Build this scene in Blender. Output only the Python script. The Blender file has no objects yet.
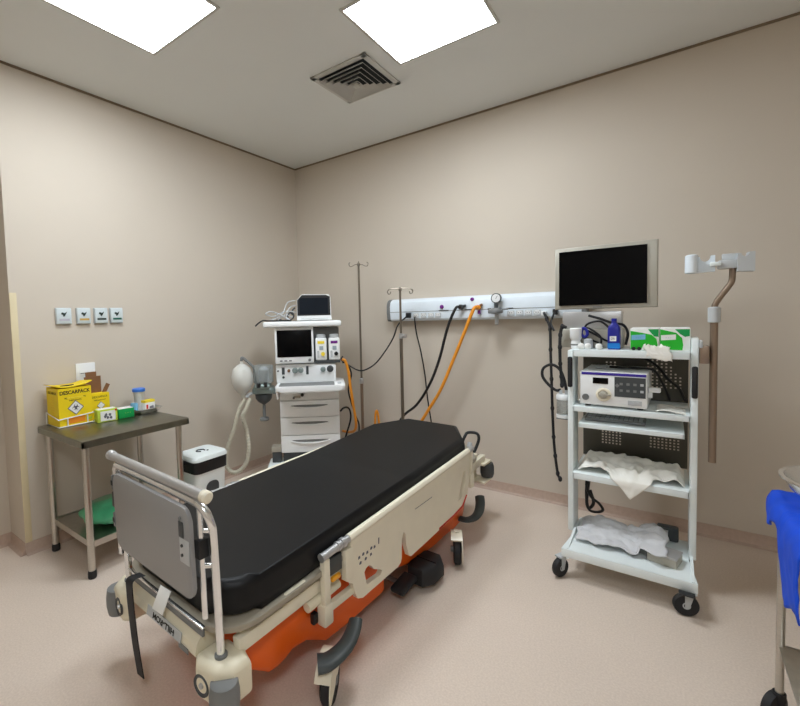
import bpy, bmesh, math, random
from mathutils import Vector, Matrix, Euler, noise
from mathutils.geometry import tessellate_polygon
random.seed(7)
R = math.radians
scn = bpy.context.scene
col = scn.collection

# ------------------------------------------------------------------ materials
def lin(c):
    out = []
    for v in c:
        v /= 255.0
        out.append(v/12.92 if v <= .04045 else ((v+.055)/1.055)**2.4)
    return tuple(out)+(1.0,)

def mat(name, rgb, rough=.5, metal=0.0, var=.06, scale=12.0, bump=0.0, bscale=200.0, trans=0.0, alpha=1.0, coat=0.0, ior=1.45, emit=None, estr=0.0, aniso=None, spec=None):
    m = bpy.data.materials.new(name)
    m.use_nodes = True
    nt = m.node_tree
    b = nt.nodes['Principled BSDF']
    c = lin(rgb)
    b.inputs['Roughness'].default_value = rough
    b.inputs['Metallic'].default_value = metal
    b.inputs['IOR'].default_value = ior
    b.inputs['Transmission Weight'].default_value = trans
    b.inputs['Alpha'].default_value = alpha
    b.inputs['Coat Weight'].default_value = coat
    if spec is not None: b.inputs['Specular IOR Level'].default_value = spec
    tc = nt.nodes.new('ShaderNodeTexCoord')
    n = nt.nodes.new('ShaderNodeTexNoise')
    n.inputs['Scale'].default_value = scale
    n.inputs['Detail'].default_value = 4
    if aniso:
        mp = nt.nodes.new('ShaderNodeMapping'); mp.inputs['Scale'].default_value = aniso
        nt.links.new(tc.outputs['Object'], mp.inputs['Vector']); nt.links.new(mp.outputs['Vector'], n.inputs['Vector'])
    else:
        nt.links.new(tc.outputs['Object'], n.inputs['Vector'])
    r = nt.nodes.new('ShaderNodeValToRGB')
    r.color_ramp.elements[0].position = .3
    r.color_ramp.elements[1].position = .7
    r.color_ramp.elements[0].color = tuple(v*(1-var) for v in c[:3])+(1,)
    r.color_ramp.elements[1].color = tuple(min(1, v*(1+var)) for v in c[:3])+(1,)
    nt.links.new(n.outputs['Fac'], r.inputs['Fac'])
    nt.links.new(r.outputs['Color'], b.inputs['Base Color'])
    if bump:
        n2 = nt.nodes.new('ShaderNodeTexNoise'); n2.inputs['Scale'].default_value = bscale
        nt.links.new(tc.outputs['Object'], n2.inputs['Vector'])
        bp = nt.nodes.new('ShaderNodeBump'); bp.inputs['Strength'].default_value = bump
        bp.inputs['Distance'].default_value = .002
        nt.links.new(n2.outputs['Fac'], bp.inputs['Height'])
        nt.links.new(bp.outputs['Normal'], b.inputs['Normal'])
    if emit:
        b.inputs['Emission Color'].default_value = lin(emit)
        b.inputs['Emission Strength'].default_value = estr
    return m

def floor_mat():
    m = mat('vinyl_floor', (216, 201, 187), rough=.42, var=.05, scale=1.3)
    nt = m.node_tree; b = nt.nodes['Principled BSDF']
    tc = [n for n in nt.nodes if n.type == 'TEX_COORD'][0]
    ramp = [n for n in nt.nodes if n.type == 'VALTORGB'][0]
    sp = nt.nodes.new('ShaderNodeTexNoise'); sp.inputs['Scale'].default_value = 130; sp.inputs['Detail'].default_value = 6
    nt.links.new(tc.outputs['Object'], sp.inputs['Vector'])
    r2 = nt.nodes.new('ShaderNodeValToRGB')
    r2.color_ramp.elements[0].position = .38; r2.color_ramp.elements[0].color = (.92, .905, .895, 1)
    r2.color_ramp.elements[1].position = .66; r2.color_ramp.elements[1].color = (1.03, 1.03, 1.03, 1)
    nt.links.new(sp.outputs['Fac'], r2.inputs['Fac'])
    mx = nt.nodes.new('ShaderNodeMix'); mx.data_type = 'RGBA'; mx.blend_type = 'MULTIPLY'
    mx.inputs['Factor'].default_value = 1.0
    nt.links.new(ramp.outputs['Color'], mx.inputs['A']); nt.links.new(r2.outputs['Color'], mx.inputs['B'])
    nt.links.new(mx.outputs['Result'], b.inputs['Base Color'])
    return m

M = dict(
    wall=mat('wall_paint', (203, 193, 179), .75, var=.025, scale=1.1, bump=.05, bscale=150),
    ceiling=mat('ceiling_paint', (226, 228, 226), .85, var=.015, scale=1.0),
    floor=floor_mat(),
    base=mat('vinyl_cove', (186, 164, 149), .5, var=.06, scale=40),
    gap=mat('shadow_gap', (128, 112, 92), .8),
    guard=mat('corner_guard', (214, 200, 164), .5, var=.03),
    steel=mat('brushed_steel', (196, 192, 184), .3, 1.0, var=.06, scale=30, aniso=(1, 1, 12)),
    dsteel=mat('table_steel', (138, 136, 124), .32, 1.0, var=.10, scale=20, aniso=(10, 1, 1)),
    pole=mat('dull_steel', (132, 124, 112), .35, .9, var=.05),
    chrome=mat('chrome_tube', (238, 240, 242), .2, 1.0, var=.02),
    brown=mat('bronze_tube', (150, 132, 116), .35, .75, var=.05),
    satin=mat('satin_grey_metal', (190, 190, 190), .34, .6, var=.03),
    black=mat('black_vinyl', (24, 24, 25), .43, var=.08, scale=5, bump=.05, bscale=350, spec=.24),
    blackp=mat('black_plastic', (24, 24, 26), .45, var=.1),
    rubber=mat('black_rubber', (34, 34, 36), .65, var=.1),
    dgrey=mat('dark_grey_plastic', (66, 70, 72), .5, var=.06),
    pedal=mat('pedal_rubber', (52, 57, 56), .5, var=.06),
    mgrey=mat('mid_grey_plastic', (120, 122, 122), .5, var=.04),
    panelgrey=mat('footboard_grey', (150, 150, 150), .42, .0, var=.02, scale=4),
    cream=mat('cream_enamel', (232, 225, 204), .4, var=.02, coat=.15),
    bumper=mat('cream_bumper', (230, 222, 198), .45, var=.04),
    deck=mat('deck_laminate', (158, 150, 134), .4, var=.03),
    orange=mat('orange_shroud', (232, 98, 14), .42, var=.05, scale=4),
    hoseo=mat('orange_hose', (236, 152, 40), .45, var=.05),
    yellow_l=mat('amber_latch', (240, 165, 30), .4),
    white=mat('white_plastic', (236, 238, 238), .4, var=.02),
    white2=mat('white_enamel', (232, 240, 240), .38, var=.02, coat=.1),
    lgrey=mat('light_grey_plastic', (188, 192, 194), .45, var=.03),
    bluewhite=mat('cool_white_panel', (226, 236, 244), .3, var=.02, coat=.3),
    bluegrey=mat('cool_grey_strip', (160, 172, 180), .4, var=.03),
    screen=mat('black_screen', (5, 5, 6), .25, var=.05, spec=.12),
    screen2=mat('dark_blue_screen', (20, 26, 34), .22, var=.15, scale=6, spec=.2),
    silver=mat('champagne_plastic', (176, 172, 160), .4, .25, var=.02),
    yellow=mat('yellow_card', (238, 208, 18), .55, var=.03),
    yellow2=mat('yellow_card_side', (226, 196, 16), .6, var=.05),
    ink=mat('black_ink', (32, 30, 24), .7),
    ink2=mat('grey_ink', (100, 100, 108), .7),
    olab=mat('orange_label', (232, 140, 30), .6, var=.05),
    cardb=mat('brown_cardboard', (126, 88, 58), .8, var=.06, scale=20),
    hole=mat('dark_opening', (36, 28, 18), .9),
    green=mat('green_card', (0, 150, 72), .5, var=.04),
    bgreen=mat('bright_green_card', (30, 178, 40), .5, var=.04),
    lime=mat('lime_card', (190, 210, 70), .55, var=.05),
    paper=mat('white_paper', (232, 232, 228), .65, var=.02),
    bluel=mat('blue_lid', (60, 120, 215), .4, var=.05),
    bluec=mat('pale_blue_plastic', (120, 180, 215), .4, var=.06),
    red=mat('red_print', (206, 50, 30), .55),
    teal=mat('teal_print', (30, 130, 150), .55),
    navy=mat('navy_plastic', (28, 34, 140), .35, var=.08),
    cyan=mat('cyan_label', (20, 120, 200), .45),
    purple=mat('purple_label', (110, 30, 130), .5),
    violet=mat('violet_stripe', (58, 40, 150), .45),
    ylabel=mat('yellow_label', (240, 215, 60), .5),
    bag=mat('clear_jar', (214, 220, 220), .12, trans=.75, var=.02, ior=1.3),
    milky=mat('milky_bag', (222, 222, 216), .4, var=.03, scale=8, trans=.15),
    hosew=mat('translucent_hose', (206, 202, 184), .4, var=.04, trans=.2),
    greenbag=mat('green_wrap', (70, 165, 118), .3, var=.18, scale=14, coat=.5),
    blue=mat('blue_wrap', (0, 74, 214), .7, var=.08, scale=18, bump=.15, bscale=120),
    cloth=mat('white_cloth', (228, 226, 222), .8, var=.03, scale=10, bump=.1, bscale=300),
    cloth2=mat('grey_white_cloth', (206, 206, 208), .8, var=.04, scale=10, bump=.1, bscale=300),
    film=mat('white_film', (236, 234, 226), .5, var=.04, scale=14),
    perf=mat('grey_sheet_metal', (84, 82, 74), .5, .4, var=.05),
    aqua=mat('grey_green_block', (140, 154, 152), .35, .4, var=.08),
    lamp=mat('lamp_diffuser', (255, 255, 255), .5, emit=(240, 248, 255), estr=29.0, var=0),
    vent=mat('vent_enamel', (196, 194, 188), .5, var=.02),
    ventdark=mat('vent_dark', (40, 44, 46), .8),
    plate1=mat('plate_lilac', (186, 184, 194), .5), plate2=mat('plate_ochre', (196, 160, 84), .5),
    plate3=mat('plate_black', (46, 60, 58), .5), plate4=mat('plate_green', (30, 96, 84), .5),
    plate=mat('pale_plate', (204, 214, 216), .4, var=.02),
)

# ------------------------------------------------------------------ mesh helper
def catmull(pts, n=8, closed=False):
    P = [Vector(p) for p in pts]
    if len(P) < 3: return P
    out = []
    N = len(P)
    rng = range(N if closed else N-1)
    for i in rng:
        p1, p2 = P[i], P[(i+1) % N]
        p0 = P[i-1] if (i > 0 or closed) else p1*2-p2
        p3 = P[(i+2) % N] if (i+2 < N or closed) else p2*2-p1
        for k in range(n):
            t = k/n
            out.append(.5*((2*p1)+(-p0+p2)*t+(2*p0-5*p1+4*p2-p3)*t*t+(-p0+3*p1-3*p2+p3)*t*t*t))
    if not closed: out.append(P[-1])
    return out

class MB:
    def __init__(self):
        self.bm = bmesh.new(); self.m = 0
    def _fin(self, faces):
        for f in faces: f.material_index = self.m
    def box(self, c, s, rz=0, bev=0.0, seg=2, rot=None):
        r = bmesh.ops.create_cube(self.bm, size=1.0)
        vs = r['verts']
        rm = rot.to_4x4() if rot is not None else Matrix.Rotation(rz, 4, 'Z')
        bmesh.ops.transform(self.bm, verts=vs, matrix=Matrix.Translation(c) @ rm @ Matrix.Diagonal((*s, 1)))
        fs = {f for v in vs for f in v.link_faces}
        if bev > 0:
            es = list({e for v in vs for e in v.link_edges})
            rr = bmesh.ops.bevel(self.bm, geom=es, offset=min(bev, min(s)*.49), segments=seg, profile=.5, affect='EDGES')
            fs = {f for f in fs if f.is_valid} | set(rr['faces'])
        self._fin(fs); return self
    def b2(self, lo, hi, bev=0.0, seg=2):
        return self.box([(a+b)/2 for a, b in zip(lo, hi)], [abs(b-a) for a, b in zip(lo, hi)], bev=bev, seg=seg)
    def rings(self, rs, cap=True, closed=False):
        bm = self.bm
        V = [[bm.verts.new(p) for p in r] for r in rs]
        fs = []
        n = len(V[0])
        K = len(V)
        for i in range(K if closed else K-1):
            a, b = V[i], V[(i+1) % K]
            for j in range(n):
                k = (j+1) % n
                fs.append(bm.faces.new((a[j], a[k], b[k], b[j])))
        if cap and not closed:
            fs.append(bm.faces.new(list(reversed(V[0])))); fs.append(bm.faces.new(V[-1]))
        self._fin(fs); return self
    def cyl(self, p0, p1, r0, r1=None, seg=18):
        p0, p1 = Vector(p0), Vector(p1); r1 = r0 if r1 is None else r1
        d = (p1-p0).normalized(); q = d.to_track_quat('Z', 'Y')
        rs = []
        for p, r in ((p0, r0), (p1, r1)):
            rs.append([p+q @ Vector((r*math.cos(2*math.pi*k/seg), r*math.sin(2*math.pi*k/seg), 0)) for k in range(seg)])
        return self.rings(rs)
    def tube(self, pts, r, seg=10, smooth=6, closed=False, flat=1.0):
        P = catmull(pts, smooth, closed) if smooth else [Vector(p) for p in pts]
        # parallel-transport frame
        T = []
        for i in range(len(P)):
            a = P[i-1] if (i > 0 or closed) else P[i]
            b = P[(i+1) % len(P)] if (i < len(P)-1 or closed) else P[i]
            T.append((b-a).normalized())
        up = Vector((0, 0, 1)) if abs(T[0].z) < .9 else Vector((0, 1, 0))
        nrm = T[0].cross(up).normalized(); rs = []
        for i, p in enumerate(P):
            if i:
                nrm = (nrm - T[i]*nrm.dot(T[i])).normalized()
            bi = T[i].cross(nrm)
            rr = r(i/(len(P)-1)) if callable(r) else r
            rs.append([p+nrm*rr*math.cos(2*math.pi*k/seg)+bi*rr*flat*math.sin(2*math.pi*k/seg) for k in range(seg)])
        return self.rings(rs, closed=closed)
    def lathe(self, prof, o=(0, 0, 0), axis=(0, 0, 1), seg=24):
        q = Vector(axis).to_track_quat('Z', 'Y'); o = Vector(o)
        rs = [[o+q @ Vector((max(r, 1e-4)*math.cos(2*math.pi*k/seg), max(r, 1e-4)*math.sin(2*math.pi*k/seg), z)) for k in range(seg)] for r, z in prof]
        return self.rings(rs)
    def prism(self, outer, t, mx=None, holes=(), bev=0.0, seg=2):
        mx = mx or Matrix.Identity(4); bm = self.bm
        loops = [list(outer)]+[list(h) for h in holes]
        flat = [p for l in loops for p in l]
        lo = [bm.verts.new(mx @ Vector((x, y, 0))) for x, y in flat]
        hi = [bm.verts.new(mx @ Vector((x, y, t))) for x, y in flat]
        fs = []
        if holes:
            tri = tessellate_polygon([[Vector((x, y, 0)) for x, y in l] for l in loops])
            for a, b, c in tri:
                fs.append(bm.faces.new((lo[a], lo[c], lo[b]))); fs.append(bm.faces.new((hi[a], hi[b], hi[c])))
        else:
            fs.append(bm.faces.new(list(reversed(lo)))); fs.append(bm.faces.new(hi))
        caps = list(fs)
        s = 0
        for l in loops:
            n = len(l)
            for i in range(n):
                j = (i+1) % n
                fs.append(bm.faces.new((lo[s+i], lo[s+j], hi[s+j], hi[s+i])))
            s += n
        if bev and not holes:
            es = list({e for f in caps for e in f.edges})
            rr = bmesh.ops.bevel(bm, geom=es, offset=bev, segments=seg, profile=.5, affect='EDGES')
            fs = [f for f in fs if f.is_valid]+list(rr['faces'])
        self._fin(fs); return self
    def ell(self, c, rad, rot=None, u=20, v=12):
        rm = rot.to_4x4() if rot is not None else Matrix.Identity(4)
        mx = Matrix.Translation(c) @ rm @ Matrix.Diagonal((*rad, 1))
        rs = []
        for i in range(v+1):
            th = math.pi*i/v; rr = max(math.sin(th), .004)
            rs.append([mx @ Vector((rr*math.cos(2*math.pi*k/u), rr*math.sin(2*math.pi*k/u), -math.cos(th))) for k in range(u)])
        return self.rings(rs)
    def grid(self, f, nu, nv):
        bm = self.bm
        V = [[bm.verts.new(f(i/nu, j/nv)) for j in range(nv+1)] for i in range(nu+1)]
        fs = [bm.faces.new((V[i][j], V[i+1][j], V[i+1][j+1], V[i][j+1])) for i in range(nu) for j in range(nv)]
        self._fin(fs); return self
    def xf(self, mx):
        bmesh.ops.transform(self.bm, verts=self.bm.verts[:], matrix=mx); return self
    def build(self, name, mats, parent=None, ang=38, thick=0.0, subd=0):
        bm = self.bm
        bmesh.ops.recalc_face_normals(bm, faces=bm.faces[:])
        me = bpy.data.meshes.new(name); bm.to_mesh(me); bm.free()
        if not isinstance(mats, (list, tuple)): mats = [mats]
        for k in mats: me.materials.append(M[k])
        me.polygons.foreach_set('use_smooth', [True]*len(me.polygons))
        me.set_sharp_from_angle(angle=R(ang))
        o = bpy.data.objects.new(name, me); col.objects.link(o)
        if parent is not None: o.parent = parent
        if thick:
            s = o.modifiers.new('thickness', 'SOLIDIFY'); s.thickness = thick; s.offset = 0
        if subd:
            s = o.modifiers.new('smooth', 'SUBSURF'); s.levels = subd; s.render_levels = subd
        return o

def tag(o, label, cat, group=None):
    o['label'] = label; o['category'] = cat
    if group: o['group'] = group
    return o
def thing(name, label, cat, loc=(0, 0, 0), rz=0, group=None):
    o = bpy.data.objects.new(name, None); col.objects.link(o)
    o.empty_display_size = .1; o.location = loc; o.rotation_euler = (0, 0, rz)
    return tag(o, label, cat, group)
def struct(name, mb, m):
    o = mb.build(name, m); o['kind'] = 'structure'; return o
def copy_tree(o, parent=None):
    c = o.copy(); col.objects.link(c)
    if parent is not None: c.parent = parent
    for ch in list(o.children): copy_tree(ch, c)
    return c
def lettering(txt, size, m, parent, mx, sx=1.0, name='lettering', bold=0.0, sp=1.0):
    cu = bpy.data.curves.new('txt', 'FONT'); cu.body = txt; cu.size = size
    cu.align_x = 'CENTER'; cu.align_y = 'CENTER'; cu.extrude = .0004; cu.offset = bold; cu.space_character = sp
    to = bpy.data.objects.new('txt', cu); col.objects.link(to)
    dg = bpy.context.evaluated_depsgraph_get(); dg.update()
    me = bpy.data.meshes.new_from_object(to.evaluated_get(dg))
    bpy.data.objects.remove(to)
    me.transform(mx @ Matrix.Diagonal((sx, 1, 1, 1))); me.materials.clear(); me.materials.append(M[m]); me.name = name
    o = bpy.data.objects.new(name, me); col.objects.link(o)
    if parent is not None: o.parent = parent
    return o
def frame(o, x, y):
    """4x4 matrix whose XY plane has the given axes"""
    x = Vector(x).normalized(); y = Vector(y).normalized(); z = x.cross(y)
    m = Matrix((x, y, z)).transposed().to_4x4(); m.translation = Vector(o); return m
def rrect(w, h, r, n=5):
    p = []
    for cx, cy, a0 in ((w/2-r, h/2-r, 0), (-w/2+r, h/2-r, 90), (-w/2+r, -h/2+r, 180), (w/2-r, -h/2+r, 270)):
        for k in range(n+1):
            a = R(a0+90*k/n); p.append((cx+r*math.cos(a), cy+r*math.sin(a)))
    return p
def circ(cx, cy, r, n=20, rev=False):
    p = [(cx+r*math.cos(2*math.pi*k/n), cy+r*math.sin(2*math.pi*k/n)) for k in range(n)]
    return p[::-1] if rev else p

# ------------------------------------------------------------------ camera
H = 2.97
cam = bpy.data.cameras.new('camera'); co = bpy.data.objects.new('camera', cam); col.objects.link(co)
cam.sensor_fit = 'HORIZONTAL'; cam.sensor_width = 36
cam.lens = 431.475/800*36
cam.shift_x = (400-349.044)/800; cam.shift_y = -(353-338.370)/800
yaw, pit, rol = R(126.72287578), R(-2.87978386), R(-1.59081843)
fw = Vector((math.cos(yaw)*math.cos(pit), math.sin(yaw)*math.cos(pit), math.sin(pit)))
rt = Vector((math.sin(yaw), -math.cos(yaw), 0)); up = rt.cross(fw)
r2 = rt*math.cos(rol)+up*math.sin(rol); u2 = -rt*math.sin(rol)+up*math.cos(rol)
mw = Matrix((r2, u2, -fw)).transposed().to_4x4()
mw.translation = (2.88244063*1.1, -3.07581403*1.1, 1.28280772*1.1)
co.matrix_world = mw
cam.clip_start = .02
scn.camera = co

# ------------------------------------------------------------------ room
XR, YF = 5.0, -5.2
struct('floor', MB().b2((-.6, YF, -.1), (XR+.1, .1, 0)), 'floor')
struct('ceiling', MB().b2((-.6, YF, H), (XR+.1, .1, H+.1)), 'ceiling')
struct('wall_back', MB().b2((-.1, 0, 0), (XR+.1, .1, H)), 'wall')
struct('wall_left', MB().b2((-.26, -2.518, 0), (0, 0, H)), 'wall')
struct('wall_alcove', MB().b2((-.36, YF, 0), (-.26, -2.4, H)), 'wall')
struct('wall_right', MB().b2((XR, YF, 0), (XR+.1, 0, H)), 'wall')
struct('wall_front', MB().b2((-.3, YF-.1, 0), (XR+.1, YF, H)), 'wall')
def cove(p0, p1, n):
    n = Vector(n); p0, p1 = Vector(p0), Vector(p1)
    prof = [(0, .075), (.004, .075), (.006, .03), (.012, .012), (.03, .001), (0, .001)]
    return MB().rings([[p+n*a+Vector((0, 0, b)) for a, b in prof] for p in (p0, p1)])
struct('baseboard_back', cove((0, 0, 0), (XR, 0, 0), (0, -1, 0)), 'base')
struct('baseboard_left', cove((0, -2.518, 0), (0, 0, 0), (1, 0, 0)), 'base')
struct('baseboard_alcove', cove((-.26, -2.518, 0), (0, -2.518, 0), (0, -1, 0)), 'base')
struct('baseboard_door_side', cove((-.26, YF, 0), (-.26, -2.5, 0), (1, 0, 0)), 'base')
struct('trim_1', MB().b2((0, -2.518, .0), (.004, -2.482, 1.61), bev=.001), 'guard')
struct('gap_shade_back', MB().b2((0, -.006, H-.014), (XR, 0, H)), 'gap')  # dark strip coloured as the shade inside the ceiling reveal
struct('gap_shade_left', MB().b2((0, -2.518, H-.014), (.006, -.006, H)), 'gap')  # reveal shade along the left wall, put into the strip colour

# ------------------------------------------------------------------ ceiling lamps and vent
def lamp(label, x, y, s=.595):
    t = thing('ceiling_light', label, 'light', (x, y, H))
    f = MB()
    w = s+.03
    for a, b, c, d in ((-w/2, -w/2, w/2, -s/2), (-w/2, s/2, w/2, w/2), (-w/2, -s/2, -s/2, s/2), (s/2, -s/2, w/2, s/2)):
        f.b2((a, b, -.008), (c, d, -.0005))
    f.build('frame', 'vent', t)
    MB().b2((-s/2, -s/2, -.005), (s/2, s/2, -.0005)).build('diffuser', 'lamp', t)
    return t
lamp('square white panel light cut off by the picture top, above the table wall', 1.052, -2.258, .582)
lamp('square white panel light in the ceiling next to the air vent', 2.116, -1.258, .585)
fill_panel = lamp('unseen square white panel light added behind the viewpoint as fill', 3.6, -4.1)  # panel added out of view to light the right side of the room
v = thing('air_vent', 'square white ceiling diffuser with stepped louvres between the panel lights', 'vent', (1.495, -.98, H))
s = .43
mb = MB()
for a, b, c, d in ((-s/2, -s/2, s/2, -s/2+.035), (-s/2, s/2-.035, s/2, s/2), (-s/2, -s/2, -s/2+.035, s/2), (s/2-.035, -s/2, s/2, s/2)):
    mb.b2((a, b, -.012), (c, d, -.0005), bev=.003)
mb.build('frame', 'vent', v)
MB().b2((-s/2+.03, -s/2+.03, -.003), (s/2-.03, s/2-.03, -.0005)).build('backing', 'ventdark', v)
for k in range(5):
    q = .175-.032*k
    mb = MB()
    z0, z1 = -.006-.004*k, -.030-.004*k
    # a sloping square ring: outer edge low, inner edge high
    def sq(h, z): return [Vector((h, h, z)), Vector((-h, h, z)), Vector((-h, -h, z)), Vector((h, -h, z))]
    mb.rings([sq(q, z1), sq(q-.024, z0), sq(q-.026, z0), sq(q-.002, z1-.001)], closed=True)
    mb.build('louvre', 'vent', v)
MB().b2((-.02, -.02, -.045), (.02, .02, -.03), bev=.004).build('centre_cap', 'vent', v)

# ------------------------------------------------------------------ wall plates
specs = [(-2.239, 'plate1', 'leftmost pale square wall plate with grey-lilac strip above the table', .087),
         (-2.120, 'plate2', 'second pale square wall plate from the left, with ochre strip', .083),
         (-2.010, 'plate3', 'third pale square wall plate from the left, with black strip', .083),
         (-1.906, 'plate4', 'rightmost pale square wall plate of the four, with dark green strip', .083)]
for y, m, lab, w in specs:
    t = thing('outlet_plate', lab, 'wall plate', (.0005, y, 1.466), group='square plates on the left wall')
    MB().b2((0, -w/2-.003, -.054), (.012, w/2+.003, .054), bev=.004).build('back_box', 'lgrey', t)
    MB().b2((.012, -w/2, -.05), (.022, w/2, .05), bev=.004).build('cover', 'plate', t)
    MB().b2((.022, -.028, -.03), (.0235, .03, -.017)).build('colour_strip', m, t)
    mb = MB()
    mb.prism([(-.012, .012), (-.018, .002), (-.006, -.006), (-.004, -.016), (.004, -.010), (.012, .004), (.016, .016), (.004, .006)], .003, frame((.022, 0, .012), (0, 1, 0), (0, 0, 1)))
    mb.build('emblem', 'plate3', t)
t = thing('light_switch', 'white wall plate with socket slot above the yellow cartons', 'switch', (.0005, -2.125, 1.076))
MB().b2((0, -.06, -.072), (.009, .06, .072), bev=.003).build('cover', 'white', t)
MB().b2((.009, -.04, -.01), (.012, .04, .03), bev=.002).build('rocker', 'white', t)
MB().b2((.012, -.035, .003), (.0128, .015, .008)).build('slot', 'mgrey', t)

# ------------------------------------------------------------------ stainless table
TX, TY = .348, -2.108
t = thing('steel_table', 'stainless steel side table with lower shelf against the left wall', 'table', (TX, TY, 0))
mb = MB().b2((-.318, -.318, .772), (.318, .318, .785), bev=.003)
for a, b in (((-.318, -.318, .745), (.318, -.306, .775)), ((-.318, .306, .745), (.318, .318, .775)), ((-.318, -.318, .745), (-.306, .318, .775)), ((.306, -.318, .745), (.318, .318, .775))):
    mb.b2(a, b)
mb.build('tabletop', 'dsteel', t)
for sx in (-1, 1):
    for sy in (-1, 1):
        lg = MB().cyl((sx*.255, sy*.28, .035), (sx*.255, sy*.28, .771), .0185).build('leg', 'steel', t)
        MB().lathe([(.019, 0), (.022, .005), (.022, .03), (.0195, .045)], (sx*.255, sy*.28, .0005)).build('foot_cap', 'rubber', lg)
mb = MB().b2((-.25, -.275, .19), (.25, .275, .2))
for a, b in (((-.262, -.283, .17), (.262, -.275, .205)), ((-.262, .275, .17), (.262, .283, .205)), ((-.262, -.283, .17), (-.25, .283, .205)), ((.25, -.283, .17), (.262, .283, .205))):
    mb.b2(a, b)
mb.build('shelf', 'steel', t)

def lump(t, name, c, rad, m, amp=.2, f=9, seed=0, rot=None):
    mb = MB().ell(c, rad, rot, 32, 20)
    for vv in mb.bm.verts:
        d = vv.co-Vector(c)
        n = noise.noise(vv.co*f+Vector((seed, 0, 0)))+.5*noise.noise(vv.co*f*2.3+Vector((seed, 3, 0)))
        vv.co = Vector(c)+d*(1+amp*n)
        vv.co.z = max(vv.co.z, c[2]-rad[2]*.9)
    return mb.build(name, m, t, ang=80)
o = lump(None, 'green_package', (TX+.05, TY-.03, .264), (.19, .20, .06), 'greenbag', .16, 11)
tag(o, 'green folded package in clear film on the lower shelf of the steel table', 'package')

Z = .7865
# big sharps carton, front towards +x
BX, BY = .128, -2.277
t = thing('sharps_carton', 'large yellow sharps disposal carton at the left end of the steel table', 'carton', (BX, BY, Z))
w2, d2, h = .093, .09, .235
mb = MB()
mb.prism([(-d2, -w2), (d2, -w2), (d2, w2), (-d2, w2)], h)
mb.build('box', 'yellow', t)
# flared lid with raised corners
mb = MB()
def lidpt(u, v):
    x = -d2-.001+u*(2*d2+.002); y = -w2-.012+v*(2*w2+.020)
    e = abs(2*v-1)**3
    z = h+.004+.014*e+.014*v*v*u
    return Vector((x, y, z))
mb.grid(lidpt, 6, 18)
mb.build('lid', 'yellow', t, thick=.004)
MB().prism([(-.03*math.cos(a/9*math.pi*2/2)-.0, .0) if 0 else (.028*math.cos(2*math.pi*a/18), .05*math.sin(2*math.pi*a/18)) for a in range(18)], .003, Matrix.Translation((.02, -.005, h+.0065))).build('drop_opening', 'hole', t)
FX = lambda y, z: frame((d2+.0006, y, z), (0, 1, 0), (0, 0, 1))
FY = lambda x, z: frame((x, -w2-.0006, z), (1, 0, 0), (0, 0, 1))
lettering('DESCARPACK', .031, 'ink', t, FX(0, h-.028), sx=.88, bold=.0009)
lettering('PERFUROCORTANTE', .0125, 'ink', t, FX(.0, h-.062), sx=1.0, bold=.0002)
lettering('INFECTANTE', .012, 'ink', t, FX(.0, h-.078), sx=1.0)
lettering('DESCARPACK', .022, 'ink', t, FY(0, h-.03), sx=.95)
for k in range(8):
    lettering('ABCDEFGHIJ'[k%4:]+' ' if 0 else '- - - - - - -', .011, 'olab', t, FY(0, h-.055-.016*k), sx=1.2)
lp = MB().prism([(0, .046), (.046, 0), (0, -.046), (-.046, 0)], .0008, FX(0, h-.125)).build('hazard_diamond', 'ink2', t)
MB().prism([(0, .040), (.040, 0), (0, -.040), (-.040, 0)], .0014, FX(0, h-.125)).build('diamond_field', 'paper', lp)
mb = MB()
for a in range(3):
    an = R(90+120*a)
    mb.prism([(.010*math.cos(an)+(.011)*math.cos(2*math.pi*k/14), .010*math.sin(an)+.011*math.sin(2*math.pi*k/14)) for k in range(14)], .002, FX(0, h-.123), holes=[[(.014*math.cos(an)+.007*math.cos(2*math.pi*k/14), .014*math.sin(an)+.007*math.sin(2*math.pi*k/14)) for k in range(14)][::-1]])
mb.build('biohazard_mark', 'ink2', lp)
MB().prism([(-.042, -.018), (.052, -.018), (.052, .018), (-.042, .018)], .0008, FX(0, .034)).build('orange_panel', 'olab', t)
MB().prism([(-.016, -.007), (.016, -.007), (.016, .007), (-.016, .007)], .0008, FX(.073, .03)).build('lime_panel', 'lime', t)
MB().prism([(-.046, -.004), (.046, -.004), (.046, .004), (-.046, .004)], .0006, FX(0, h-.061)).build('text_band', 'ylabel', t)
# wire holder
t = thing('wire_holder', 'white wire bracket around the large yellow carton', 'holder', (BX, BY, Z))
g = .006
mb = MB().tube([(-d2-g, -w2-g, .075), (d2+g, -w2-g, .050), (d2+g, w2+g, .062), (-d2-g, w2+g, .075)], .0035, 8, 0, closed=True)
mb.build('hoop', 'white', t)
mb = MB()
for y in (-.05, .062):
    mb.tube([(d2+g, y, .054), (d2+g, y, .0042), ], .0035, 8, 0)
mb.tube([(-d2-g, -w2-g, .075), (-d2-g, -w2-g, .0042), ], .0035, 8, 0)
mb.tube([(-d2-g, w2+g, .075), (-d2-g, w2+g, .0042), ], .0035, 8, 0)
mb.tube([(d2+g, -w2-g, .0042), (d2+g, w2+g, .0042), (-d2-g, w2+g, .0042), (-d2-g, -w2-g, .0042)], .0035, 8, 0, closed=True)
mb.build('uprights', 'white', t)
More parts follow.
